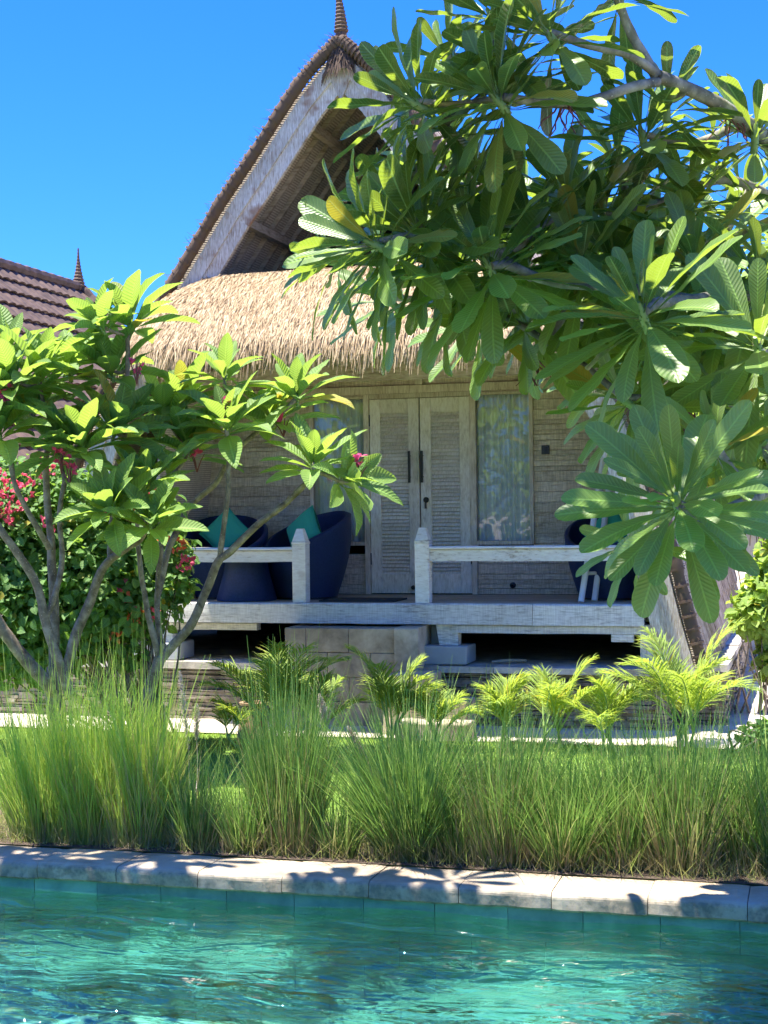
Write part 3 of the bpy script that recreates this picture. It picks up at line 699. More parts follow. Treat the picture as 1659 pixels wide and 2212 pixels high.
m = MB(); m.box(-3.75, -2.98, 12.95, 13.36, 0, .32, jit=.008); m.build('step', M['sandstone'], S, bevel=.015)
m = MB(); m.box(-3.55, -2.90, 12.62, 12.94, 0, .17, jit=.008); m.build('step', M['sandstone'], S, bevel=.015)
m = MB(); m.box(-3.70, -3.30, 13.0, 13.33, .323, .55, jit=.008); m.build('step', M['sandstone'], S, bevel=.012)

# straw awning: rounded, many overlapping straws over a solid core
AX0, AX1 = -6.42, -2.02
def awn(s_, q):
    """s_ 0..1 along the eave, q 0 top .. 1 eave -> point and outward direction"""
    x = AX0 + (AX1 - AX0) * s_; e = min(s_, 1 - s_) * (AX1 - AX0)      # distance to the end
    rc = 1.15; k = 1 - max(0, 1 - e / rc)                                  # 0 at the very end .. 1
    rnd_ = math.sqrt(max(0, 1 - (1 - k) ** 2))
    x_top = max(-5.35, min(-3.15, x)); xt = x_top + (x - x_top) * .35
    ztop, vtop = 4.30, 13.70
    zb, vb = 3.56 + .08 * (1 - rnd_), 13.35 - .68 * rnd_
    arch = math.sin(q * PI) * .05 + .08 * q * (1 - q)
    return Vector((xt + (x - xt) * (q ** .75), vtop + (vb - vtop) * q - arch * .55, ztop + (zb - ztop) * (q ** 1.25) + arch * .25 - .12 * (1 - rnd_) * (1 - q)))
AW = None
m = MB(); ns, nq = 60, 12; V = [tuple(awn(i / ns, j / nq) + Vector((0, .035, -.035))) for i in range(ns + 1) for j in range(nq + 1)]
V += [tuple(awn(i / ns, j / nq) + Vector((0, .14, -.12))) for i in range(ns + 1) for j in range(nq + 1)]
k = (ns + 1) * (nq + 1); Fc = []
for i in range(ns):
    for j in range(nq): a = i * (nq + 1) + j; Fc += [[a, a + 1, a + nq + 2, a + nq + 1], [k + a, k + a + nq + 1, k + a + nq + 2, k + a + 1]]
    a = i * (nq + 1) + nq; Fc.append([a, k + a, k + a + nq + 1, a + nq + 1])
m.add(V, Fc, np.tile([0, 0, .15], (len(V), 1))); AW = m.build('straw_awning', M['thatch'], H)
def straws(cnt, qf, Lf, mat, name, spread=.16, lift=.02, droop=.25):
    V = np.zeros((cnt, 6, 3), np.float32); A = np.zeros((cnt, 6, 3), np.float32)
    for i in range(cnt):
        s_ = rnd.random(); q = qf(); p = awn(s_, q); p2 = awn(s_, min(1, q + .03)); p0 = awn(s_, max(0, q - .03)); d = (p2 - p0).normalized(); sd_ = (awn(min(1, s_ + .01), q) - awn(max(0, s_ - .01), q)).normalized(); n_ = sd_.cross(d).normalized()
        if n_.y > 0 or n_.z < -.2: n_ = -n_
        L = Lf(); d = (d + sd_ * rnd.gauss(0, spread) + n_ * rnd.gauss(lift, .05)).normalized(); wd = rnd.uniform(.0022, .0052)
        sdv = (sd_ + n_ * rnd.uniform(-.6, .6)).normalized() * wd; p = p + n_ * rnd.uniform(0, .035)
        mid = p + d * L * .5 + n_ * .006; end = p + d * L + Vector((0, 0, -droop * L * rnd.random())) - n_ * .01
        for k_, (c_, w_) in enumerate(((p, 1), (mid, .9), (end, .35))): V[i, 2 * k_] = c_ - sdv * w_; V[i, 2 * k_ + 1] = c_ + sdv * w_
        A[i, :, 2] = min(1, max(0, rnd.gauss(.62, .24))); A[i, :, 0] = rnd.random()
    m = MB(); base = np.arange(cnt)[:, None] * 6; f_ = np.concatenate([base + np.array([[0, 1, 3, 2]]), base + np.array([[2, 3, 5, 4]])])
    m.add(V.reshape(-1, 3), f_, A.reshape(-1, 3)); return m.build(name, mat, AW)
straws(62000, lambda: rnd.random() ** .9, lambda: rnd.uniform(.07, .19), M['thatch'], 'straw_thatch')
straws(6500, lambda: rnd.uniform(.93, 1), lambda: rnd.choice((rnd.uniform(.06, .16), rnd.uniform(.08, .2), rnd.uniform(.1, .32))), M['thatch'], 'straw_fringe', .16, -.02, .7)
straws(1500, lambda: rnd.uniform(0, .08), lambda: rnd.uniform(.08, .16), M['old_thatch'], 'old_straw', .9)

# ---------------------------------------------------------------- neighbour roof
N = empty('tiled_roof_house', (-10, 21, 0), label='neighbouring house with a dark brown ribbed tile roof and thin spike finial', cat='house')
nz, nu = 5.55, onz(3, 562, 5.55)[0]
r0, r1 = onz(0, 565, nz), onz(170, 628, nz)
nu = r1.x; vend = r1.y; vst = vend - 7.5; sl = .78
t = NT('brown_roof_tile'); v = t.coord(); n = t.noise(v, 8, 5); r = t.attr(); c = t.ramp(n, [(.35, (.06, .038, .027)), (.65, (.13, .085, .06))]); c = t.mix(.7, c, t.ramp(r[0], [(0, (.75, .75, .75)), (1, (1.1, 1.1, 1.1))]), 'MULTIPLY'); M['tile'] = t.fin(t.pbr(c, .65, t.bump(n, .3, .005), .35))
m = MB(); rows = 15; rowh = .33
for rw in range(rows):
    n_ = int((vend - vst) / .03); V = []; 
    for i in range(n_ + 1):
        y = vst + (vend - vst) * i / n_; wv = .03 * abs(math.sin(y * PI / .22)) ** .7
        for dd, hh in ((0, 0), (rowh + .03, .045), (rowh + .032, .02)):
            q = rw * rowh + dd; V.append((nu + q * math.cos(sl) + (wv + hh) * math.sin(sl), y, nz - q * math.sin(sl) + (wv + hh) * math.cos(sl)))
    m.add(V, [[i * 3 + j, i * 3 + 1 + j, i * 3 + 4 + j, i * 3 + 3 + j] for i in range(n_) for j in (0, 1)], np.tile([rnd.random(), 0, 0], (len(V), 1)))
m.add([(nu, vst, nz), (nu, vend, nz), (nu - 3, vend, nz - 3), (nu - 3, vst, nz - 3)], [[0, 1, 2, 3]])
m.build('roof', M['tile'], N)
m = MB(); pts = [(nu, vst + (vend - vst) * i / 60, nz + .05 + .015 * (i % 2)) for i in range(61)]; m.tube(pts, .085, 8)
pts = [(nu + q * math.cos(sl) + .02, vend + .03, nz - q * math.sin(sl) + .06) for q in np.linspace(0, rows * rowh, 40)]; m.tube(pts, [.07 + .012 * (i % 2) for i in range(40)], 8); m.build('ridge_tiles', M['tile'], N)
m = MB(); pts = [(nu, vend, nz + .05 + .62 * i / 24) for i in range(25)]; m.tube(pts, [(.10 * (1 - i / 24) ** 1.8 + .012) * (1.12 if i % 2 else .92) for i in range(25)], 10); m.build('finial', M['old_thatch'], N)
m = MB(); m.box(nu - 2.6, nu + 3.2, vst + .5, vend - .5, 0, nz - 3.2); m.prism([(nu - 2.4, nz - 3.2), (nu + 2.9, nz - 3.2), (nu, nz - .15)], vend - .55, vend - .5); m.build('wall', M['plank'], N)

# ---------------------------------------------------------------- far right: white board fence
m = MB(); x = -.9; 
while x < 5: w_ = rnd.uniform(.10, .13); m.box(x + .004, x + w_, 20.5, 20.53, 0.02, 2.15 + rnd.uniform(-.02, .02)); x += w_ + .006
for zz in (.5, 1.7): m.box(-.95, 5, 20.535, 20.58, zz, zz + .09)
tag(m.build('board_fence', M['fence_white']), 'tall whitewashed vertical board fence at the right behind the bungalow', 'fence')

# ================================================================ PORCH FURNITURE
def tub_chair(name, u, v_, face, label, sc_=1.0, parts=True):
    c = empty(name, (u, v_, PZ), label=label, cat='chair', group='dark wicker tub chairs on the porch')
    m = MB(); seg = 56; nz_ = 18; V = []
    def rim(th): a = math.cos(th - face); return (.46 + .44 * ((1 - a) / 2) ** .8) * sc_        # high at the back (opposite to face)
    def rad_(f_, th): return (.33 + .13 * math.sin(min(1, f_ * 1.15) * PI * .62)) * sc_
    for j in range(nz_ + 1):
        for i in range(seg):
            th = 2 * PI * i / seg; f_ = j / nz_; z = rim(th) * f_; q = rad_(z / .9, th) + .04 * f_ * (1 - math.cos(th - face)) * .5
            V.append((u + q * math.cos(th), v_ + q * math.sin(th), PZ + .012 + z))
    for j in range(nz_ + 1):
        for i in range(seg):
            th = 2 * PI * i / seg; f_ = 1 - j / nz_; z = .34 * sc_ + (rim(th) - .34 * sc_) * f_; q = rad_(z / .9, th) + .04 * (z / rim(th)) * (1 - math.cos(th - face)) * .5 - .045 * sc_
            if j == 0: z += .012
            V.append((u + q * math.cos(th), v_ + q * math.sin(th), PZ + .012 + z))
    n2 = 2 * (nz_ + 1); Fc = [[j * seg + i, j * seg + (i + 1) % seg, (j + 1) * seg + (i + 1) % seg, (j + 1) * seg + i] for j in range(n2 - 1) for i in range(seg)]
    m.add(V, Fc); m.build('tub', M['wicker'], c, smooth=True)
    s_ = MB(); s_.lathe((u, v_, PZ), [(.02, .335 * sc_), (.36 * sc_, .335 * sc_), (.385 * sc_, .36 * sc_), (.385 * sc_, .39 * sc_), (.35 * sc_, .42 * sc_), (.0, .43 * sc_)], 32); s_.build('seat_pad', M['wicker'], c, smooth=True)
    b = MB(); b.lathe((u, v_, PZ), [(.31 * sc_, .0), (.335 * sc_, .0), (.335 * sc_, .02), (.31 * sc_, .02)], 32); b.build('base_ring', M['black'], c)
    return c
def cushion(u, v_, z, yaw, label, size=.40, tilt=.35, roll=PI / 4):
    m = MB(); n_ = 14; V = []
    Mx = Matrix.Rotation(yaw, 3, 'Z') @ Matrix.Rotation(tilt, 3, 'X') @ Matrix.Rotation(roll, 3, 'Y')
    for sgn in (-1, 1):
        for i in range(n_ + 1):
            for j in range(n_ + 1):
                a, b_ = -1 + 2 * i / n_, -1 + 2 * j / n_; th = .085 * ((1 - a ** 4) * (1 - b_ ** 4)) ** .5; pin = 1 - .07 * (1 - a * a) * abs(b_) ** 3 - 0
                p = Mx @ Vector((a * size / 2 * (1 - .08 * (1 - b_ * b_) * a * a), sgn * (th + .002), b_ * size / 2 * (1 - .08 * (1 - a * a) * b_ * b_))); V.append((u + p.x, v_ + p.y, z + p.z))
    k = (n_ + 1) ** 2; Fc = []
    for i in range(n_):
        for j in range(n_): a = i * (n_ + 1) + j; Fc += [[a, a + 1, a + n_ + 2, a + n_ + 1][::-1], [k + a, k + a + 1, k + a + n_ + 2, k + a + n_ + 1]]
    E = [i * (n_ + 1) for i in range(n_ + 1)] + [n_ * (n_ + 1) + j for j in range(1, n_ + 1)] + [i * (n_ + 1) + n_ for i in range(n_ - 1, -1, -1)] + [j for j in range(n_ - 1, 0, -1)]
    for a, b_ in zip(E, E[1:] + E[:1]): Fc.append([a, b_, k + b_, k + a])
    m.add(V, Fc); o = m.build('cushion', M['teal'], smooth=True); tag(o, label, 'cushion', 'teal cushions on the tub chairs'); return o
pc = onv(480, 1290, 14.35); tub_chair('tub_chair', pc.x, 14.45, R(-75), 'dark wicker tub chair on the porch behind the left rail, left of the round table', .92)
c2 = onv(655, 1290, 14.35); tub_chair('tub_chair', c2.x, 14.45, R(-128), 'dark wicker tub chair between the round table and the white louvred doors', .95)
c3 = onv(1325, 1290, 14.5); tub_chair('tub_chair', c3.x, 14.55, R(-115), 'dark wicker tub chair behind the white ladder at the right end of the porch')
cushion(pc.x + .0, 14.48, PZ + .66, R(4), 'teal cushion standing on its corner in the tub chair left of the round table', .42, -.28)
cushion(c2.x - .02, 14.47, PZ + .66, R(-32), 'teal cushion tipped against the back of the tub chair nearest the doors', .42, -.30, PI / 4 + .12)
cushion(c3.x - .02, 14.52, PZ + .63, R(-10), 'teal cushion in the tub chair behind the white ladder', .42, -.30)
tp_ = onv(533, 1293, 14.02); T = empty('round_table', (tp_.x, 14.02, PZ), label='low round dark wicker table with flared base between two tub chairs', cat='table')
m = MB(); m.lathe((tp_.x, 14.02, PZ), [(.295, .004), (.30, .02), (.235, .25), (.20, .43), (.19, .45)], 40); m.build('base', M['wicker'], T, smooth=True)
m = MB(); m.lathe((tp_.x, 14.02, PZ), [(0, .452), (.23, .452), (.24, .46), (.24, .475), (.23, .483), (0, .483)], 40); m.build('tabletop', M['wicker'], T, smooth=False)
# white ladder leaning on the wall
L1, L2 = onv(1255, 1302, 13.95), onv(1284, 1298, 14.10)
La = empty('towel_ladder', (L1.x + .1, 14.0, PZ), label='white wooden ladder leaning behind the right porch rail', cat='ladder')
T1, T2 = onv(1303, 950, 14.75), onv(1322, 950, 14.9); T1 = onv(1302, 1000, 14.45); T2 = onv(1322, 1000, 14.6)
for a, b_ in ((L1, T1), (L2, T2)):
    a = Vector((a.x, a.y, PZ)); b_ = a + (b_ - a) * 1.12; m = MB(); m.tube([a, b_], .029, 14); m.build('rail', M['white_pole'], La, smooth=True)
for f_ in (.2, .45, .7, .95):
    a = Vector((L1.x, L1.y, PZ)).lerp(T1, f_); b_ = Vector((L2.x, L2.y, PZ)).lerp(T2, f_); m = MB(); m.tube([a, b_], .017, 10); m.build('rung', M['white_pole'], La, smooth=True)
m = MB(); a, b_ = onz(705, 1297, PZ), onz(868, 1297, PZ); m.box(a.x, b_.x, 13.82, 14.3, PZ + .001, PZ + .016); tag(m.build('door_mat', M['mat']), 'thin dark door mat lying on the porch between the two posts', 'mat')
a, b_ = onv(1062, 1416, 13.78), onv(1137, 1420, 13.95); m = MB(); a.z = b_.z = .59; m.tube([a, a.lerp(b_, .5) + Vector((0, 0, .006)), b_], [.013, .015, .011], 7, jit=.15); tag(m.build('stick', M['dry']), 'pale dry stick lying on the ledge under the porch', 'stick')
# small clay pot on the path by the left palm
p = onz(548, 1592, 0.01); m = MB(); m.lathe((p.x, p.y, .012), [(0, 0), (.15, 0), (.125, .14), (.105, .28), (.125, .29), (.125, .31), (.09, .31), (.08, .22), (0, .2)], 22); tag(m.build('clay_pot', M['pot'], smooth=False), 'brown upturned clay pot standing by the left palm before the slate wall', 'pot')

# ================================================================ PLANTS
def leaf_grid(nu, nv, kind):
    """returns (u along 0..1, v across -1..1, half width 0..1)"""
    u = np.linspace(0, 1, nu); u = 1 - (1 - u) ** 1.35 if kind != 'small' else u
    if kind == 'obovate':
        t_ = np.clip((u - .13) / .87, 0, 1); w_ = (t_ ** .8) * (1 - t_ ** 5.0) ** .5 * 1.18; w_ = np.where(u < .14, .05, np.maximum(w_, .05)); w_[-1] = .16
    elif kind == 'oblong':
        t_ = np.clip((u - .12) / .88, 0, 1); w_ = np.sin(PI * t_ ** .92) ** .72; w_ = np.where(u < .13, .045, np.maximum(w_, .045)); w_[-1] = .03
    else:
        w_ = np.sin(PI * np.clip(u, 0, 1) ** .8) ** .9; w_[0] = .05; w_[-1] = .02
    v = np.linspace(-1, 1, nv)
    return u, v, w_
def add_leaves(m, base, d, n, L, W, bend, fold, kind='oblong', nu=10, nv=5, q=None, wav=.0, mi=0, twist=None):
    N_ = len(base); u, v, w_ = leaf_grid(nu, nv, kind)
    base, d, n = (np.asarray(x, float) for x in (base, d, n)); d /= np.linalg.norm(d, axis=1)[:, None]
    n = n - d * (n * d).sum(1)[:, None]; n /= np.linalg.norm(n, axis=1)[:, None] + 1e-9; s_ = np.cross(d, n)
    if twist is not None: c_, si = np.cos(twist)[:, None], np.sin(twist)[:, None]; s_, n = s_ * c_ + n * si, n * c_ - s_ * si
    L, W, bend, fold = (np.broadcast_to(np.asarray(x, float), (N_,)) for x in (L, W, bend, fold))
    # centre line bends in the d/n plane: integrate the direction
    ang = -bend[:, None] * (u[None, :] ** 1.3)                       # tip angle
    du = np.diff(u)[None, :]; cx_ = np.concatenate([np.zeros((N_, 1)), np.cumsum(np.cos((ang[:, 1:] + ang[:, :-1]) / 2) * du, 1)], 1); cz_ = np.concatenate([np.zeros((N_, 1)), np.cumsum(np.sin((ang[:, 1:] + ang[:, :-1]) / 2) * du, 1)], 1)
    vw = v[None, None, :] * w_[None, :, None] * W[:, None, None] * .5
    lift = np.abs(vw) * fold[:, None, None] + wav * L[:, None, None] * np.sin(u[None, :, None] * 19 + np.arange(N_)[:, None, None] * 2.1) * (np.abs(v)[None, None, :] ** 2)
    ux, uzv = np.cos(ang), np.sin(ang)                              # local tangent
    px = cx_[:, :, None] * L[:, None, None] - uzv[:, :, None] * lift; pz = cz_[:, :, None] * L[:, None, None] + ux[:, :, None] * lift
    P = base[:, None, None, :] + px[..., None] * d[:, None, None, :] + pz[..., None] * n[:, None, None, :] + vw[..., None] * s_[:, None, None, :]
    A = np.zeros(P.shape); A[..., 0] = u[None, :, None]; A[..., 1] = v[None, None, :]
    A[..., 2] = (nr.rand(N_) if q is None else np.asarray(q))[:, None, None]
    k = nu * nv; f_ = np.array([[i * nv + j, (i + 1) * nv + j, (i + 1) * nv + j + 1, i * nv + j + 1] for i in range(nu - 1) for j in range(nv - 1)])
    m.add(P.reshape(-1, 3), (np.arange(N_)[:, None, None] * k + f_[None]).reshape(-1, 4), A.reshape(-1, 3), mi)

def rosette(m, c, axis, n, L, W, kind, th0=18, th1=118, bend=(.2, .9), fold=.35, q=None, grav=.25, wav=.01, nu=10):
    a = Vector(axis).normalized(); e1 = a.orthogonal().normalized(); e2 = a.cross(e1); B_, D_, N_, LL, WW, BB, FF = [], [], [], [], [], [], []
    ph0 = rnd.uniform(0, 6.28)
    for i in range(n):
        f_ = (i + .5) / n; th = R(th0 + (th1 - th0) * f_ ** .85 + rnd.uniform(-9, 9)); ph = ph0 + i * 2.39996 + rnd.uniform(-.2, .2)
        r_ = e1 * math.cos(ph) + e2 * math.sin(ph); d = a * math.cos(th) + r_ * math.sin(th); nn = a * math.sin(th) - r_ * math.cos(th)
        d = (d + Vector((0, 0, -grav * f_))).normalized()
        B_.append(Vector(c) - a * .09 * f_ + r_ * .012); D_.append(d); N_.append(nn + Vector((0, 0, .25)) + Vector((rnd.gauss(0, .12), rnd.gauss(0, .12), 0)))
        s_ = (.55 + .45 * min(1, f_ * 4)) * rnd.uniform(.82, 1.12)
        LL.append(L * s_); WW.append(W * s_ * rnd.uniform(.85, 1.12)); BB.append(rnd.uniform(*bend)); FF.append(fold * rnd.uniform(.5, 1.3))
    add_leaves(m, B_, D_, N_, LL, WW, BB, FF, kind, nu=nu, q=q, wav=wav)

def blob_flowers(m, c, r_, n, size, mi=0):
    B_, D_, N_ = [], [], []
    for i in range(n):
        v_ = Vector((rnd.gauss(0, 1), rnd.gauss(0, 1), rnd.gauss(0, 1))).normalized(); p = Vector(c) + v_ * r_ * rnd.uniform(.4, 1)
        for k in range(3):
            d = (v_ + Vector((rnd.gauss(0, .7), rnd.gauss(0, .7), rnd.gauss(0, .7)))).normalized(); B_.append(p); D_.append(d); N_.append(v_ + Vector((rnd.gauss(0, .3),) * 3))
    add_leaves(m, B_, D_, N_, [size * rnd.uniform(.7, 1.2) for _ in B_], [size * .8] * len(B_), [.5] * len(B_), [.3] * len(B_), 'small', nu=4, nv=3, mi=mi)

def plumeria(name, label, base, limbs, ros, leafmat, barkmat, kind, n_leaf, leaf_w, flowers=(), th=(18, 118), twig_r=.013, fold=.35, grav=.25, group=None, bend=(.2, .9), cat='tree', nu=10, extra=None, limb_k=.9):
    T = empty(name, base, label=label, cat=cat, group=group)
    tk = MB(); paths = []
    for pts, r0, r1 in limbs:
        S_ = smooth_path(pts, 7); n = len(S_)
        S_ = [p + Vector((noise.noise(p * 3.1), noise.noise(p * 3.1 + Vector((9, 0, 0))), 0)) * .012 for p in S_]
        rr = [(r0 + (r1 - r0) * i / (n - 1)) * limb_k + .003 * noise.noise(p * 14) for i, p in enumerate(S_)]
        tk.tube(S_, rr, 10, jit=.04); paths.append((S_, rr))
    allp = [(p, r_) for S_, rr in paths for p, r_ in zip(S_, rr)]
    cr = MB(); st = tk
    for R_ in ros:
        c, L = Vector(R_[0]), R_[1]; up = Vector(R_[2]) if len(R_) > 2 and R_[2] is not None else None; nl = R_[3] if len(R_) > 3 else n_leaf
        best = min(allp, key=lambda t_: (t_[0] - c).length + max(0, t_[0].z - c.z) * 1.5)
        s0, r_ = best; dv = c - s0
        if dv.length > .06:
            ax_ = (up if up is not None else (dv.normalized() + Vector((0, 0, .6)))).normalized()
            mid = s0 + dv * .55 - ax_ * dv.length * .12; P = smooth_path([s0, mid, c], 6); rr = [max(twig_r * .9, min(r_, twig_r * 1.7) + (twig_r - min(r_, twig_r * 1.7)) * i / (len(P) - 1)) for i in range(len(P))]
            tk.tube(P, rr, 8, jit=.06)
            allp += [(p, a_) for p, a_ in zip(P, rr)]
            if up is None: up = (P[-1] - P[-3]).normalized() + Vector((0, 0, .35))
        if up is None: up = Vector((0, 0, 1))
        up = up.normalized(); st.tube([c - up * .10, c - up * .02, c + up * .03], [twig_r * 1.05, twig_r * 1.1, twig_r * .5], 8, mi=1)
        rosette(cr, c, up, int(nl * 1.15), L, L * leaf_w, kind, th[0], th[1], bend, fold, grav=grav, nu=nu)
    tk.build('trunk', [M[barkmat], M['green_stem']], T, smooth=True); cr.build('crown', M[leafmat], T, smooth=True)
    for c, rr, n in flowers:
        f = MB(); blob_flowers(f, c, rr, n, .05); f.build('flower_cluster', M['magenta'], T, smooth=True)
        s2 = MB()
        for k in range(5): e = Vector(c) + Vector((rnd.gauss(0, rr * .7), rnd.gauss(0, rr * .7), rnd.uniform(-rr, rr))); s2.tube([Vector(c) - Vector((0, 0, .13)), Vector(c).lerp(e, .5) - Vector((0, 0, .05)), e], [.006, .005, .003], 5)
        s2.build('flower_stalk', M['red_stem'], T)
    if extra: extra(T)
    return T

def A3(l): return [at(x, y, d) for x, y, d in l]
# --- left frangipani, trunk near the left edge
dA = 11.6
limbsA = [(A3([(128, 1640, dA), (124, 1560, dA), (118, 1500, dA), (116, 1440, dA)]), .085, .062),
          (A3([(118, 1505, dA), (106, 1482, dA - .05), (60, 1430, dA - .1), (20, 1380, dA - .15), (-10, 1330, dA - .2), (-60, 1230, dA - .3)]), .062, .045),
          (A3([(116, 1445, dA), (117, 1320, dA + .1), (112, 1215, dA + .15), (106, 1110, dA + .2), (100, 1007, dA + .2), (112, 930, dA + .2)]), .05, .022),
          (A3([(150, 1500, dA - .15), (122, 1415, dA - .2), (97, 1337, dA - .2), (78, 1260, dA - .2), (38, 1195, dA - .25), (0, 1140, dA - .3), (-40, 1060, dA - .3), (-20, 960, dA - .3)]), .045, .024),
          (A3([(99, 1335, dA - .2), (122, 1275, dA - .15), (133, 1215, dA - .1), (128, 1120, dA - .1), (140, 1040, dA - .1)]), .028, .02),
          (A3([(106, 1185, dA), (80, 1140, dA - .1), (56, 1096, dA - .15), (30, 1040, dA - .2), (15, 960, dA - .2)]), .026, .02),
          (A3([(140, 1455, dA), (165, 1370, dA), (194, 1299, dA), (225, 1225, dA - .05), (262, 1190, dA - .1), (300, 1165, dA - .1), (318, 1130, dA - .15)]), .048, .026),
          (A3([(238, 1212, dA), (240, 1140, dA + .1), (262, 1000, dA + .2), (272, 900, dA + .2), (275, 800, dA + .2), (276, 730, dA + .15)]), .03, .02)]
rosA = [(x, y, d) for x, y, d in [(282, 690, dA + .15), (214, 700, dA), (85, 813, dA), (28, 820, dA - .2), (240, 800, dA + .3), (125, 968, dA - .1), (176, 955, dA - .2), (236, 1098, dA - .4), (324, 1128, dA - .35),
         (310, 1048, dA - .1), (0, 930, dA - .3), (60, 890, dA + .3), (-30, 860, dA - .3), (250, 930, dA + .1), (15, 760, dA + .4), (150, 800, dA + .5)]]
rA = [(at(x, y, d), .49 + rnd.uniform(-.04, .04), (rnd.gauss(0, .18), rnd.gauss(-.15, .15), 1), 19) for x, y, d in rosA]
rA[7] = (rA[7][0], .47, (-.15, -.75, .8), 17); rA[8] = (rA[8][0], .46, (.2, -.7, .85), 16); rA[1] = (rA[1][0], .40, (-.5, -.1, .85), 16)
plumeria('frangipani_tree', 'leftmost frangipani with grey forking trunk and bright ribbed leaves behind the grass', at(128, 1640, dA), limbsA, rA, 'leaf_light', 'bark', 'oblong', 19, .32,
         flowers=[(at(295, 792, dA - .1), .05, 5), (at(15, 850, dA - .4), .05, 6), (at(132, 985, dA - .3), .06, 6), (at(150, 1010, dA - .3), .05, 4)], th=(8, 78), fold=.45, group='frangipani trees')
# --- second frangipani, leaning right across the porch
dB = 11.9
limbsB = [(A3([(308, 1600, dB), (312, 1540, dB), (322, 1490, dB), (344, 1420, dB)]), .06, .05),
          (A3([(344, 1425, dB), (372, 1395, dB), (417, 1346, dB - .05), (445, 1280, dB - .05), (470, 1215, dB - .1), (500, 1190, dB - .1), (560, 1130, dB - .1), (620, 1085, dB - .1), (668, 1035, dB - .15)]), .046, .024),
          (A3([(474, 1212, dB - .1), (482, 1150, dB - .1), (492, 1060, dB - .1), (494, 980, dB - .1), (490, 925, dB - .1)]), .026, .017),
          (A3([(342, 1425, dB), (328, 1360, dB), (314, 1298, dB), (303, 1220, dB), (296, 1150, dB), (300, 1080, dB)]), .03, .018),
          (A3([(346, 1410, dB + .05), (340, 1290, dB + .1), (347, 1187, dB + .1), (350, 1100, dB + .1), (365, 1030, dB + .1)]), .028, .018),
          (A3([(350, 1420, dB), (352, 1390, dB)]), .03, .024),
          (A3([(404, 1100, dB + .5), (430, 1075, dB + .5), (470, 1040, dB + .45), (500, 985, dB + .4), (560, 930, dB + .35), (600, 900, dB + .3), (640, 862, dB + .3)]), .03, .02),
          (A3([(365, 1180, dB + .4), (404, 1100, dB + .5)]), .03, .03),
          (A3([(495, 985, dB + .4), (488, 900, dB + .4), (486, 830, dB + .3)]), .022, .016),
          (A3([(340, 1290, dB + .3), (365, 1180, dB + .4)]), .03, .03),
          (A3([(668, 1035, dB - .15), (690, 1022, dB - .2), (735, 1040, dB - .3), (752, 1045, dB - .3)]), .022, .015)]
rosB = [(485, 810, dB + .3), (490, 918, dB - .1), (640, 850, dB + .3), (676, 998, dB - .15), (410, 970, dB + .2), (355, 890, dB + .3), (400, 860, dB + .5), (585, 905, dB + .5)]
rB = [(at(x, y, d), .49 + rnd.uniform(-.04, .04), (rnd.gauss(0, .15), rnd.gauss(-.1, .12), 1), 18) for x, y, d in rosB]
rB[1] = (rB[1][0], .50, (0, -.35, 1), 20); rB[3] = (rB[3][0], .47, (.12, -.2, 1), 19); rB[0] = (rB[0][0], .46, (0, -.1, 1), 15)
rB.append((at(750, 1035, dB - .3), .46, (.75, -.2, .35), 12))
plumeria('frangipani_tree', 'slender frangipani leaning right across the left rail with long arched leaves', at(308, 1600, dB), limbsB, rB, 'leaf_light', 'bark', 'oblong', 18, .32,
         flowers=[(at(485, 868, dB - .2), .04, 2), (at(612, 908, dB + .2), .04, 4), (at(776, 998, dB - .35), .05, 6), (at(425, 985, dB + .1), .03, 3)], th=(8, 82), fold=.45, group='frangipani trees')

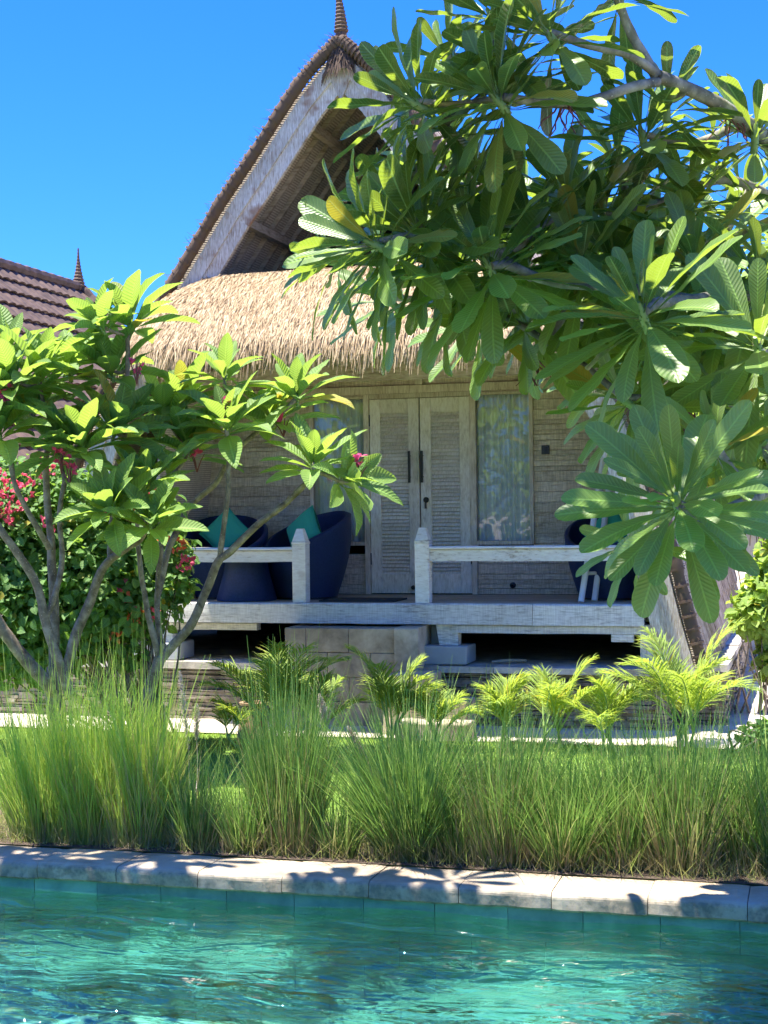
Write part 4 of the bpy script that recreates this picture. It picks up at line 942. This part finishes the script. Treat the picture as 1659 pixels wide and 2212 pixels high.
# --- the big frangipani on the right, hanging over the pool
limbsR = [([at(1790, 1650, 8.6), at(1770, 1300, 8.4), at(1745, 1000, 8.1), at(1735, 800, 7.9)], .15, .12),
          ([at(1735, 800, 7.9), at(1720, 500, 7.5), at(1700, 350, 7.1), at(1645, 290, 6.7)], .10, .05),
          ([at(1645, 290, 6.7), at(1560, 228, 6.5), at(1470, 185, 6.3), at(1418, 165, 6.2)], .05, .036),
          ([at(1418, 168, 6.2), at(1370, 90, 6.2), at(1340, 20, 6.2), at(1318, -60, 6.3)], .032, .024),
          ([at(1415, 160, 6.2), at(1350, 115, 6.1), at(1270, 98, 6.0), at(1178, 68, 5.95)], .028, .022),
          ([at(1418, 178, 6.2), at(1360, 190, 6.1), at(1270, 218, 6.0), at(1180, 222, 5.95), at(1085, 208, 5.9)], .03, .022),
          ([at(1690, 330, 7.0), at(1600, 275, 6.9), at(1540, 298, 6.8), at(1480, 312, 6.7), at(1400, 292, 6.6)], .034, .022),
          ([at(1725, 470, 7.4), at(1640, 410, 7.2), at(1560, 388, 7.0), at(1480, 415, 6.9), at(1390, 448, 6.8), at(1310, 462, 6.8)], .036, .022),
          ([at(1735, 760, 7.8), at(1690, 650, 7.0), at(1600, 635, 6.4), at(1500, 650, 6.0), at(1420, 655, 5.7), at(1392, 672, 5.6)], .055, .026),
          ([at(1500, 650, 6.0), at(1340, 620, 6.1), at(1200, 610, 6.1), at(1100, 575, 6.0), at(1060, 575, 5.95)], .034, .022),
          ([at(1735, 820, 7.9), at(1700, 1000, 6.4), at(1620, 1080, 5.6), at(1530, 1110, 5.2), at(1470, 1090, 5.05)], .05, .024),
          ([at(1738, 850, 7.9), at(1600, 880, 7.0), at(1480, 865, 6.7), at(1400, 860, 6.5), at(1345, 858, 6.4)], .04, .02),
          ([at(1735, 780, 7.8), at(1680, 770, 6.4), at(1640, 760, 5.9)], .05, .024),
          ([at(1150, 600, 6.1), at(1050, 540, 6.3), at(960, 510, 6.2), at(905, 505, 6.1), at(820, 522, 5.98), at(720, 552, 6.15)], .026, .016),
          ([at(1085, 208, 5.9), at(1000, 225, 6.0), at(905, 218, 6.1)], .022, .015),
          ([at(1720, 520, 7.5), at(1600, 760, 7.6), at(1480, 820, 7.5), at(1380, 760, 7.4), at(1250, 700, 7.3), at(1140, 660, 7.2)], .05, .02),
          ([at(1725, 450, 7.4), at(1560, 520, 7.6), at(1400, 520, 7.6), at(1250, 470, 7.6)], .045, .02),
          ([at(1718, 420, 7.3), at(1700, 100, 7.0), at(1680, -250, 6.7), at(1560, -520, 6.2)], .07, .03),
          ([at(1690, -150, 6.8), Vector((-.9, 6.3, 4.7)), Vector((-2.6, 6.7, 4.95)), Vector((-4.4, 7.1, 5.1)), Vector((-6.6, 7.2, 5.3))], .05, .025),  # limbs above the view, added to carry the shading rosettes
          ([Vector((-.9, 6.3, 4.7)), Vector((-2.0, 5.8, 4.7)), Vector((-3.6, 5.8, 4.9)), Vector((-5.2, 6.1, 5.0)), Vector((-6.8, 6.1, 5.1))], .04, .022),
          ([at(1690, -150, 6.8), Vector((-.6, 5.2, 4.8)), Vector((-1.3, 4.5, 4.9))], .04, .025)]
rosR = [  # x, y, depth, leaf length (px), axis, n
    (1066, 205, 5.9, 235, (-.45, -.35, .65), 30), (1178, 60, 5.95, 210, (-.4, -.1, .7), 24), (1052, 568, 5.95, 245, (-.3, -.5, .75), 32), (1384, 668, 5.6, 250, (-.2, -.5, .75), 28),
    (1462, 1078, 5.05, 250, (-.02, -.72, .56), 34), (1634, 740, 5.8, 245, (-.1, -.6, .5), 24), (1642, 600, 6.3, 210, (.1, -.2, 1), 18), (1632, 282, 6.6, 200, (.1, -.3, 1), 20),
    (1385, 285, 6.55, 200, (-.2, -.1, .9), 24), (895, 500, 6.1, 250, (-.6, -.35, .55), 30), (800, 525, 5.95, 250, (-.75, -.4, .35), 28), (850, 440, 6.5, 210, (-.6, -.2, .6), 20), (1010, 500, 6.5, 205, (-.3, -.4, .6), 24), (1150, 500, 6.4, 215, (-.2, -.4, .7), 24), (1250, 560, 6.3, 210, (-.2, -.5, .6), 22), (885, 215, 6.1, 225, (-.7, -.2, .45), 22), (960, 270, 6.3, 200, (-.5, -.3, .5), 20), (900, 360, 6.6, 180, (-.5, 0, .6), 16), (1080, 130, 6.2, 200, (-.5, -.2, .7), 18), (1120, 700, 6.7, 190, (-.3, -.4, .1), 20), (1545, 960, 5.7, 200, (.1, -.5, .5), 20), (1350, 1170, 5.7, 130, (-.5, -.4, .2), 12), (1230, 640, 6.7, 190, (-.3, -.4, .5), 22), (1470, 760, 6.6, 190, (0, -.5, .4), 22), (1220, 420, 6.5, 200, (-.3, -.3, .8), 22), (1560, 860, 6.6, 190, (.1, -.5, .4), 20), (1320, 560, 6.6, 195, (-.2, -.5, .6), 22), (1500, 560, 6.4, 200, (0, -.5, .7), 22), (700, 560, 6.2, 160, (-.7, -.3, .2), 12), (1180, 520, 6.9, 190, (-.4, -.3, .5), 20), (1300, 462, 6.8, 200, (-.4, .0, .8), 24), (1345, 862, 6.4, 195, (-.5, -.4, .4), 18),
    (1130, 640, 7.2, 185, (-.3, -.3, .4), 24), (1245, 470, 7.6, 175, (-.3, .2, .9), 22), (1490, 420, 6.9, 190, (0, -.2, 1), 20), (1330, -40, 6.3, 180, (-.2, 0, 1), 16),
    (1235, 705, 7.3, 175, (-.3, -.3, .4), 22), (1410, 520, 7.6, 170, (0, -.3, .9), 20), (1560, 520, 7.6, 180, (.1, -.4, .9), 20), (1500, 850, 7.4, 170, (.2, -.5, .5), 18), (1000, 400, 6.9, 180, (-.4, .1, .7), 18),
    (1600, 430, 7.2, 180, (.1, -.2, .9), 18), (1440, 215, 6.4, 160, (0, .1, 1), 12), (1580, 640, 6.5, 190, (-.2, -.5, .6), 20), (1650, 960, 6.2, 200, (.3, -.5, .4), 14),
    (1380, 770, 7.3, 170, (0, -.4, .3), 18), (960, 600, 6.6, 195, (-.4, -.4, .4), 22), (1330, 340, 6.9, 175, (-.2, .1, .9), 16), (1060, 30, 6.3, 190, (-.6, 0, .8), 18), (1540, 300, 6.8, 150, (0, 0, 1), 12),
    (1130, 440, 7.3, 175, (-.3, 0, .9), 20), (1420, 390, 7.5, 165, (0, 0, 1), 18), (1480, 620, 7.4, 170, (0, -.2, .8), 20), (1300, 600, 7.5, 170, (-.2, -.2, .8), 20), (1540, 740, 7.2, 175, (0, -.3, .7), 20),
    (1640, 850, 7.2, 180, (.1, -.3, .6), 18), (1300, 800, 7.6, 155, (-.2, -.3, .5), 14), (960, 120, 6.5, 175, (-.6, 0, .8), 14), (830, 640, 6.9, 165, (-.4, -.3, .4), 14), (1020, 690, 7.3, 160, (-.2, -.3, .2), 16)]
cg = random.Random(5)
shade_canopy = []
def px_y(p):                                                          # how far down the picture a point falls (negative: above it)
    q = p - O; f_ = -q.x * math.sin(YAW) + q.y * math.cos(YAW); return CY - q.z / f_ * F
spots = [(cg.uniform(-7.6, -1.8), cg.uniform(5.7, 7.4)) for _ in range(66)] + [(cg.uniform(-6.4, -4.5), cg.uniform(6.6, 7.4)) for _ in range(5)]  # unseen upper crown, spread to lay shade over pool and coping
for a, b_ in spots:
    a += .65
    if -3.9 < a < -1.5 and b_ > 6.0 and cg.random() < .92: continue  # gaps left so sun patches reach the pool floor
    if abs(a + 5.2) < .45 and 6.4 < b_ < 7.3: continue
    p = Vector((a, b_, 4.75 + cg.uniform(0, .5)))
    while px_y(p - Vector((0, 0, .45))) > -60: p.z += .08
    shade_canopy.append((p, .40, (cg.gauss(0, .2), cg.gauss(0, .2), 1), 18))
for x, y, d in ((1462, 1078, 5.05), (1462, 1078, 5.05), (1462, 1078, 5.05), (1384, 668, 5.6), (1052, 568, 5.95), (800, 525, 5.95)):  # unseen rosettes added sunward of the front ones to shade their leaves
    for k in range(2):
        q = at(x, y, d) + Vector((cg.gauss(0, .30), cg.gauss(0, .25), 0)); q = q + to_sun * ((4.85 + cg.uniform(0, .5) - q.z) / to_sun.z)
        shade_canopy.append((q, .38, (cg.gauss(0, .2), cg.gauss(0, .2), 1), 16))
rR = [(at(x, y, d), L * d / F * .98, ax_, int(n * 1.12)) for x, y, d, L, ax_, n in rosR] + shade_canopy
def right_extra(T):
    for x, y, d in ((1218, 210, 6.0), (1580, 240, 6.6), (1470, 860, 6.5), (1150, 760, 6.6)):
        c = at(x, y, d); m = MB()                                  # dry flower stalks hanging from the branches
        for k in range(9):
            p = c.copy(); pts = [p.copy()]; v_ = Vector((rnd.gauss(0, .5), rnd.gauss(0, .5), -.8)).normalized()
            for j in range(5): v_ = (v_ + Vector((rnd.gauss(0, .5), rnd.gauss(0, .5), -.25))).normalized(); p = p + v_ * .035; pts.append(p.copy())
            m.tube(pts, [.005, .004, .004, .003, .003, .002], 5, cap=False)
        m.build('dry_flower_stalk', M['red_stem'], T)
plumeria('frangipani_tree', 'large dark glossy frangipani with round-tipped leaves overhanging the pool from the right', at(1790, 1650, 8.6), limbsR, rR, 'leaf_dark', 'bark_right', 'obovate', 20, .285,
         th=(12, 122), twig_r=.016, fold=.24, grav=.16, bend=(-.05, .55), group='frangipani trees', nu=12, extra=right_extra, limb_k=.72)

# --- bougainvillea
def leafy(m, blobs, n, size, mi=0, nu=4, nv=3, up=.5):
    tot = sum(b_[1][0] * b_[1][2] for b_ in blobs); B_, D_, N_, L_ = [], [], [], []
    for c, r_ in blobs:
        k = int(n * r_[0] * r_[2] / tot)
        for _ in range(k):
            v_ = Vector((rnd.gauss(0, 1), rnd.gauss(0, 1), rnd.gauss(0, 1))).normalized(); f_ = rnd.uniform(.55, 1.0) * (1 + .22 * noise.noise(Vector((v_.x * 2.4 + c[0], v_.y * 2.4, v_.z * 2.4 + c[2])) * 1.6))
            p = Vector(c) + Vector((v_.x * r_[0], v_.y * r_[1], v_.z * r_[2])) * f_
            d = (v_ * .6 + Vector((rnd.gauss(0, .6), rnd.gauss(0, .6), rnd.gauss(-.35, .5)))).normalized()
            B_.append(p); D_.append(d); N_.append(v_ * .8 + Vector((0, -.2, up)) + Vector((rnd.gauss(0, .35), rnd.gauss(0, .35), 0))); L_.append(size * rnd.uniform(.6, 1.25))
    L_ = np.array(L_); add_leaves(m, B_, D_, N_, L_, L_ * .72, [.5] * len(L_), [.35] * len(L_), 'small', nu=nu, nv=nv, mi=mi)
def bush_stems(m, base, blobs, n, r0=.014):
    for k in range(n):
        c, r_ = rnd.choice(blobs); e = Vector(c) + Vector((rnd.uniform(-.7, .7) * r_[0], rnd.uniform(-.7, .4) * r_[1], rnd.uniform(-.6, .7) * r_[2])); b_ = Vector(base) + Vector((rnd.gauss(0, .12), rnd.gauss(0, .12), 0))
        mid = b_.lerp(e, .5) + Vector((rnd.gauss(0, .12), rnd.gauss(0, .12), rnd.uniform(0, .2))); P = smooth_path([b_, mid, e], 6); m.tube(P, [r0 * (1 - .8 * i / (len(P) - 1)) for i in range(len(P))], 6, cap=False)
def hump(x, y, d, rx, ry, rz): return (tuple(at(x, y, d)), (rx, ry, rz))
bb = at(330, 1500, 13.0); bb.z = 0; Bg = empty('bougainvillea_bush', bb, label='big bougainvillea bush with pink and orange blooms left of the porch', cat='bush')
bl = [hump(40, 1190, 12.9, .75, .45, .62), hump(150, 1130, 13.0, .6, .45, .55), hump(160, 1290, 12.8, .75, .45, .55), hump(30, 1330, 12.8, .6, .4, .45), hump(270, 1180, 13.0, .5, .4, .45), hump(280, 1290, 12.9, .48, .38, .38),
      hump(375, 1265, 12.9, .2, .2, .16), hump(350, 1200, 13.0, .3, .25, .25), hump(-80, 1200, 12.9, .7, .45, .7), hump(20, 1050, 13.1, .5, .4, .3), hump(60, 1420, 12.8, .5, .3, .22), hump(280, 1410, 12.8, .18, .15, .12), hump(310, 1090, 13.1, .3, .25, .2)]
m = MB(); leafy(m, bl, 13000, .092); m.build('foliage', M['leaf_small'], Bg, smooth=True)
m = MB(); bush_stems(m, bb, bl, 70); m.build('stems', M['bark'], Bg)
for x, y, r_, n, mt in ((15, 1085, .13, 34, 'pink'), (50, 1050, .09, 16, 'pink'), (0, 1030, .09, 16, 'pink'), (85, 1010, .10, 18, 'pink'), (215, 1008, .07, 10, 'pink'), (265, 1055, .08, 14, 'pink'), (300, 1080, .06, 10, 'orange'), (232, 1095, .07, 10, 'pink'),
                        (366, 1160, .07, 12, 'orange'), (385, 1175, .05, 8, 'orange'), (401, 1215, .07, 14, 'pink'), (330, 1065, .05, 8, 'pink'), (298, 1330, .08, 12, 'orange'), (328, 1325, .05, 8, 'pink'), (255, 1370, .06, 9, 'orange'), (268, 1290, .04, 5, 'orange'), (262, 1262, .05, 6, 'pink'), (110, 1130, .07, 8, 'pink'), (10, 1130, .09, 14, 'pink')):
    m = MB(); blob_flowers(m, at(x, y, 12.5), r_ * 1.2, int(n * 1.0), .042); m.build('flower_cluster', M[mt], Bg, smooth=True)

# --- young palms in a row before the slate wall
def frond(m, st, p0, az_, el, L, leafL, n=38, w=.0115, bend=1.5):
    d = Vector((math.cos(az_) * math.cos(el), math.sin(az_) * math.cos(el), math.sin(el))); side = Vector((-math.sin(az_), math.cos(az_), 0)); P = [Vector(p0)]; D_ = [d]
    k = 16
    for i in range(k):
        f_ = i / k; ang = bend * f_ * f_ * 1.9 / k; ax_ = side; d = Matrix.Rotation(ang, 3, ax_) @ d; D_.append(d.copy()); P.append(P[-1] + d * L / k)
    st.tube(P, [.009 * (1 - .8 * i / k) + .001 for i in range(k + 1)], 5, cap=False)
    B_, DD, NN, LL, WW = [], [], [], [], []
    for i in range(n):
        f_ = .30 + .70 * i / (n - 1); q = f_ * k; a = min(k - 1, int(q)); p = P[a].lerp(P[a + 1], q - a); d = D_[a]; up = d.cross(side) * -1
        up = side.cross(d) * -1 if side.cross(d).z < 0 else side.cross(d)
        for sg in (-1, 1):
            sp = R(52 - 30 * f_ + rnd.uniform(-6, 6)); dv = (d * math.cos(sp) + side * sg * math.sin(sp) + up * rnd.uniform(.05, .5)).normalized()
            B_.append(p); DD.append(dv); NN.append(up + side * -sg * .5); LL.append(leafL * (math.sin(PI * (.16 + .8 * f_)) ** .6) * rnd.uniform(.75, 1.3)); WW.append(w * rnd.uniform(.8, 1.2))
    add_leaves(m, B_, DD, NN, LL, WW, [rnd.uniform(.5, 1.3) for _ in B_], [.6] * len(B_), 'small', nu=6, nv=3)
def palm(x, y, d, hgt, n, spread, label, leafL=.24, stems=3):
    b_ = at(x, y, d); b_.z = .01; T = empty('areca_palm', b_, label=label, cat='palm', group='young areca palms before the slate wall'); m, st, tr_ = MB(), MB(), MB()
    cs = [b_ + Vector((rnd.gauss(0, .05), rnd.gauss(0, .05), 0)) for _ in range(stems)]; tops = []
    for c in cs: t_ = c + Vector((rnd.gauss(0, .04), rnd.gauss(0, .04), hgt * rnd.uniform(.08, .2))); tr_.tube([c, c.lerp(t_, .5), t_], [.016, .013, .010], 7); tops.append(t_)
    spread *= 1.0
    for i in range(n):
        t_ = tops[i % len(tops)]; az_ = i * 2.4 + rnd.uniform(-.4, .4); L = spread * rnd.uniform(.85, 1.3)
        frond(m, st, t_, az_, R(rnd.uniform(42, 84)), L * (.72 + .16 * hgt), leafL * rnd.uniform(.85, 1.1), bend=rnd.uniform(1.1, 2.2))
    tr_.build('stem', M['green_stem'], T, smooth=True); st.build('frond_ribs', M['green_stem'], T); m.build('fronds', M['leaf_palm'], T, smooth=True)
palm(595, 1610, 12.65, 1.05, 13, .85, 'widest arching palm, in front of the left dark gap under the porch', .27, 4)
palm(520, 1605, 12.9, .65, 5, .45, 'small yellowing palm beside the clay pot, left of the widest palm', .18, 2)
palm(690, 1620, 12.7, .75, 6, .55, 'shaded blue-green palm before the sandstone landing', .22, 2)
palm(838, 1620, 12.7, .85, 9, .70, 'lime green palm with drooping fronds before the landing corner', .24, 3)
palm(955, 1625, 12.6, .75, 8, .55, 'feathery palm standing in front of the low sandstone steps', .2, 2)
palm(1090, 1625, 12.6, .75, 8, .62, 'bright fan-like palm just right of the sandstone steps', .22, 3)
palm(1195, 1620, 12.6, .80, 9, .65, 'upright palm with a pale front frond before the middle of the slate wall', .22, 3)
palm(1310, 1640, 12.4, .70, 9, .60, 'palm with yellow lower frond between the upright palm and the tallest palm', .22, 3)
palm(1480, 1650, 12.3, 1.0, 14, .90, 'tallest palm, spreading in front of the leaning right gable foot', .27, 4)

# --- tall ornamental grass clumps behind the coping
def clump(x, ybase, d, rad, hgt, n, spread, label, mat='blade', lean=0.0, dry=.25, seeds=()):
    b_ = at(x, ybase, d); b_.z = 0; b_.y = max(b_.y, 8.24 + rad * .55); T = empty('ornamental_grass', b_, label=label, cat='grass clump', group='tall grass clumps along the pool'); T['kind'] = 'thing'
    for part, cnt, hs, qr in (('blades', int(n * .88 * (1 - dry)), 1.0, (0, .72)), ('dry_blades', int(n * 1.0 * dry), .68, (.78, 1))):
        a = nr.uniform(0, 2 * PI, cnt); rr = rad * .72 * np.sqrt(nr.rand(cnt)); bx = np.stack([np.cos(a) * rr, np.sin(a) * rr * .6, np.zeros(cnt)], 1)
        out = bx / rad * spread * nr.uniform(.3, 1.25, (cnt, 1)) + nr.normal(0, .10 + spread * .16, (cnt, 3)); out[:, 0] += lean * nr.uniform(.3, 1, cnt); out[:, 2] = 0
        H_ = hgt * hs * (.30 + .70 * nr.rand(cnt) ** 1.25) * (1 + .12 * nr.normal(0, 1, cnt)); k = 6; V = np.zeros((cnt, k, 2, 3)); A = np.zeros((cnt, k, 2, 3)); wd = nr.uniform(.0022, .0050, cnt)
        sa = nr.uniform(0, PI, cnt); sd_ = np.stack([np.cos(sa), np.sin(sa) * .6, np.zeros(cnt)], 1); q = nr.uniform(qr[0], qr[1], cnt)
        cv = nr.uniform(.5, 1.3, cnt); tall = nr.rand(cnt) < .015; H_ = np.where(tall, hgt * nr.uniform(1.05, 1.38, cnt) * hs, H_); out[tall] *= .55
        for i in range(k):
            f_ = i / (k - 1); z = H_ * (f_ - .22 * np.minimum(1.2, (np.linalg.norm(out, axis=1))) * cv * f_ ** 3)
            p = bx + out * H_[:, None] * (f_ ** 1.3)
            p = p.copy(); p[:, 2] = z + .0; w_ = wd * (1 - .8 * f_ ** 1.5)
            for j, sg in enumerate((-1, 1)): V[:, i, j] = p + sd_ * (w_ * sg)[:, None]; A[:, i, j, 0] = f_; A[:, i, j, 1] = sg; A[:, i, j, 2] = q
        V = V.reshape(-1, 3) + np.array(b_); V[:, 1] = np.maximum(V[:, 1], np.where(V[:, 2] < .02, 8.215, -99))
        base_ = np.arange(cnt)[:, None, None] * 2 * k; f = np.array([[2 * i, 2 * i + 1, 2 * i + 3, 2 * i + 2] for i in range(k - 1)])[None]
        m = MB(); m.add(V, (base_ + f).reshape(-1, 4), A.reshape(-1, 3)); m.build(part, M[mat], T)
    for sx, sy, ex, ey, sd_ in seeds:
        a, b2 = at(sx, sy, d + sd_), at(ex, ey, d + sd_); st = MB(); g = Vector((b_.x + (a.x - b_.x) * .3, b_.y, .02)); st.tube(smooth_path([g, Vector((a.x, a.y, a.z * .6)), a], 5), .0025, 4, cap=False)
        L = (b2 - a).length; n2 = 620; dirn = (b2 - a).normalized()
        for i in range(n2):
            f_ = rnd.random(); p = a.lerp(b2, f_); v_ = Vector((rnd.gauss(0, 1), rnd.gauss(0, 1), rnd.gauss(0, 1))).normalized(); v_ = (v_ + dirn * .9).normalized(); st.tube([p, p + v_ * .034 * math.sin(PI * (.12 + .8 * f_))], [.0018, .0006], 3, cap=False)
        st.build('seed_head', M['seed'], T)
    return T
clump(20, 1840, 8.95, .30, .92, 2600, .34, 'green grass clump at the far left edge beside the coping', 'blade_yellow', dry=.15)
clump(150, 1842, 9.05, .30, 1.00, 2600, .30, 'tall lime grass clump in front of the leftmost frangipani trunk', 'blade_yellow', dry=.25)
clump(272, 1845, 9.0, .27, 1.08, 3000, .24, 'tallest sunlit yellow-green grass clump with straw coloured base', 'blade_yellow', dry=.42)
clump(405, 1852, 8.9, .20, .64, 900, .50, 'low thin blue-green grass clump with two pale seed heads', dry=.3, lean=.05, seeds=((408, 1620, 388, 1450, .3), (425, 1600, 424, 1520, .5)))
clump(500, 1855, 8.7, .16, .55, 800, .60, 'short loose grass clump between the seed heads and the dense upright clump', dry=.3)
clump(612, 1862, 8.8, .25, 1.0, 4200, .20, 'dense upright grass clump in front of the widest palm', dry=.34, seeds=((705, 1570, 690, 1500, .1),))
clump(735, 1868, 8.75, .14, .50, 420, .70, 'sparse fanning grass clump right of the dense upright clump', dry=.2, lean=.1, seeds=((790, 1640, 752, 1570, .1),))
clump(875, 1877, 8.6, .24, .90, 3700, .72, 'green grass clump arching both ways behind the middle of the coping', dry=.12, lean=-.14)
clump(1080, 1885, 8.45, .26, .88, 4200, .42, 'brownish dry-stemmed grass clump right of the picture middle', dry=.55)
clump(985, 1882, 8.6, .14, .60, 900, .6, 'small leaning green grass clump left of the brownish clump', dry=.25)
clump(1215, 1890, 8.4, .2, .70, 2300, .70, 'dark green grass clump right of the brownish clump', dry=.2)
clump(1335, 1895, 8.4, .22, .76, 2800, .55, 'open grass clump over the branch shadows on the coping', dry=.3, lean=-.12)
clump(1470, 1905, 8.3, .26, .86, 4200, .40, 'full grass clump with reddish brown stems near the right edge', dry=.5)
clump(1590, 1912, 8.3, .18, .68, 2000, .6, 'green grass clump beside the last one at the right edge', dry=.25)
clump(1690, 1915, 8.2, .24, .84, 2600, .45, 'outermost right grass clump, cut by the edge of the picture', dry=.3)
# under-layer of trampled dry leaves and short lawn blades (not countable)
def scatter(name, n, xr, yr, hr, mat, w_=.0022, lean=.5, q=(0, 1), kind='stuff', z0=0.0):
    x = nr.uniform(*xr, n); y = nr.uniform(*yr, n); h_ = nr.uniform(*hr, n); a = nr.uniform(0, 2 * PI, n); l_ = nr.uniform(0, lean, n); sa = nr.uniform(0, PI, n)
    V = np.zeros((n, 3, 3)); b_ = np.stack([x, y, np.full(n, z0)], 1); sd_ = np.stack([np.cos(sa), np.sin(sa), np.zeros(n)], 1) * w_
    V[:, 0] = b_ - sd_; V[:, 1] = b_ + sd_; V[:, 2] = b_ + np.stack([np.cos(a) * l_ * h_, np.sin(a) * l_ * h_, h_], 1)
    A = np.zeros((n, 3, 3)); A[:, 2, 0] = 1; A[:, :2, 0] = .4; A[:, :, 2] = nr.uniform(*q, n)[:, None]
    m = MB(); m.add(V.reshape(-1, 3), np.arange(3 * n).reshape(-1, 3), A.reshape(-1, 3)); return tag(m.build(name, M[mat]), kind=kind)
scatter('lawn_grass', 90000, (-8.5, 1.5), (9.2, 12.8), (.02, .045), 'lawn_blade', .003, .9)
scatter('grass_litter', 16000, (-6.8, 1.2), (8.22, 8.9), (.04, .22), 'blade', .002, 1.6, (.7, 1))

# --- shrubs at the right
def shrub(name, x, y, d, blobs, n, size, label, mat='leaf_shrub', flowers=()):
    b_ = at(x, y, d); b_.z = 0; T = empty(name, b_, label=label, cat='shrub'); m = MB(); leafy(m, blobs, n, size, up=.8); m.build('foliage', M[mat], T, smooth=True); s_ = MB(); bush_stems(s_, b_, blobs, 16, .012); s_.build('stems', M['bark'], T)
shrub('garden_shrub', 1650, 1500, 14.6, [hump(1655, 1310, 14.6, .26, .25, .36), hump(1620, 1330, 14.5, .18, .2, .18), hump(1690, 1250, 14.7, .25, .25, .6), hump(1680, 1430, 14.5, .2, .2, .2)], 2200, .12, 'bright yellow-green shrub at the right edge in front of the board fence')
shrub('garden_shrub', 1650, 1630, 12.2, [hump(1655, 1595, 12.2, .20, .18, .14)], 500, .08, 'low dark green shrub on the lawn edge at the far right', 'leaf_small')
shrub('garden_shrub', 1640, 1490, 20, [hump(1640, 960, 19.6, 1.0, .5, .75), hump(1720, 1000, 19.4, .8, .5, .9)], 2600, .16, 'tall leafy shrub behind the right frangipani rising above the board fence')
# a wooded slope far behind on the right
m = MB(); wd_ = []
for k, (x, top) in enumerate(((1120, 12.5), (1230, 14.6), (1350, 13.6), (1470, 13.8), (1600, 12.0), (1740, 13.0), (1880, 11.5), (2020, 12.5))):
    c = at(x, 900, 60 + 3 * math.sin(k * 2.1)); wd_.append(((c.x, c.y, top * .5), (2.6, 2.2, top * .52)))
leafy(m, wd_, 15000, .75, up=.8)
tag(m.build('far_woods', M['leaf_shrub'], smooth=True), kind='stuff')

# --- planting on the photographer's side of the pool (seen only in the window panes and the water)
m = MB(); leafy(m, [((u_, -5.0 + .3 * math.sin(u_), 1.8), (1.4, .8, 3.6 + .7 * math.sin(u_ * 2.3))) for u_ in np.arange(-15, 12, 1.5)], 16000, .26)
tag(m.build('garden_hedge', M['leaf_shrub'], smooth=True), kind='stuff')
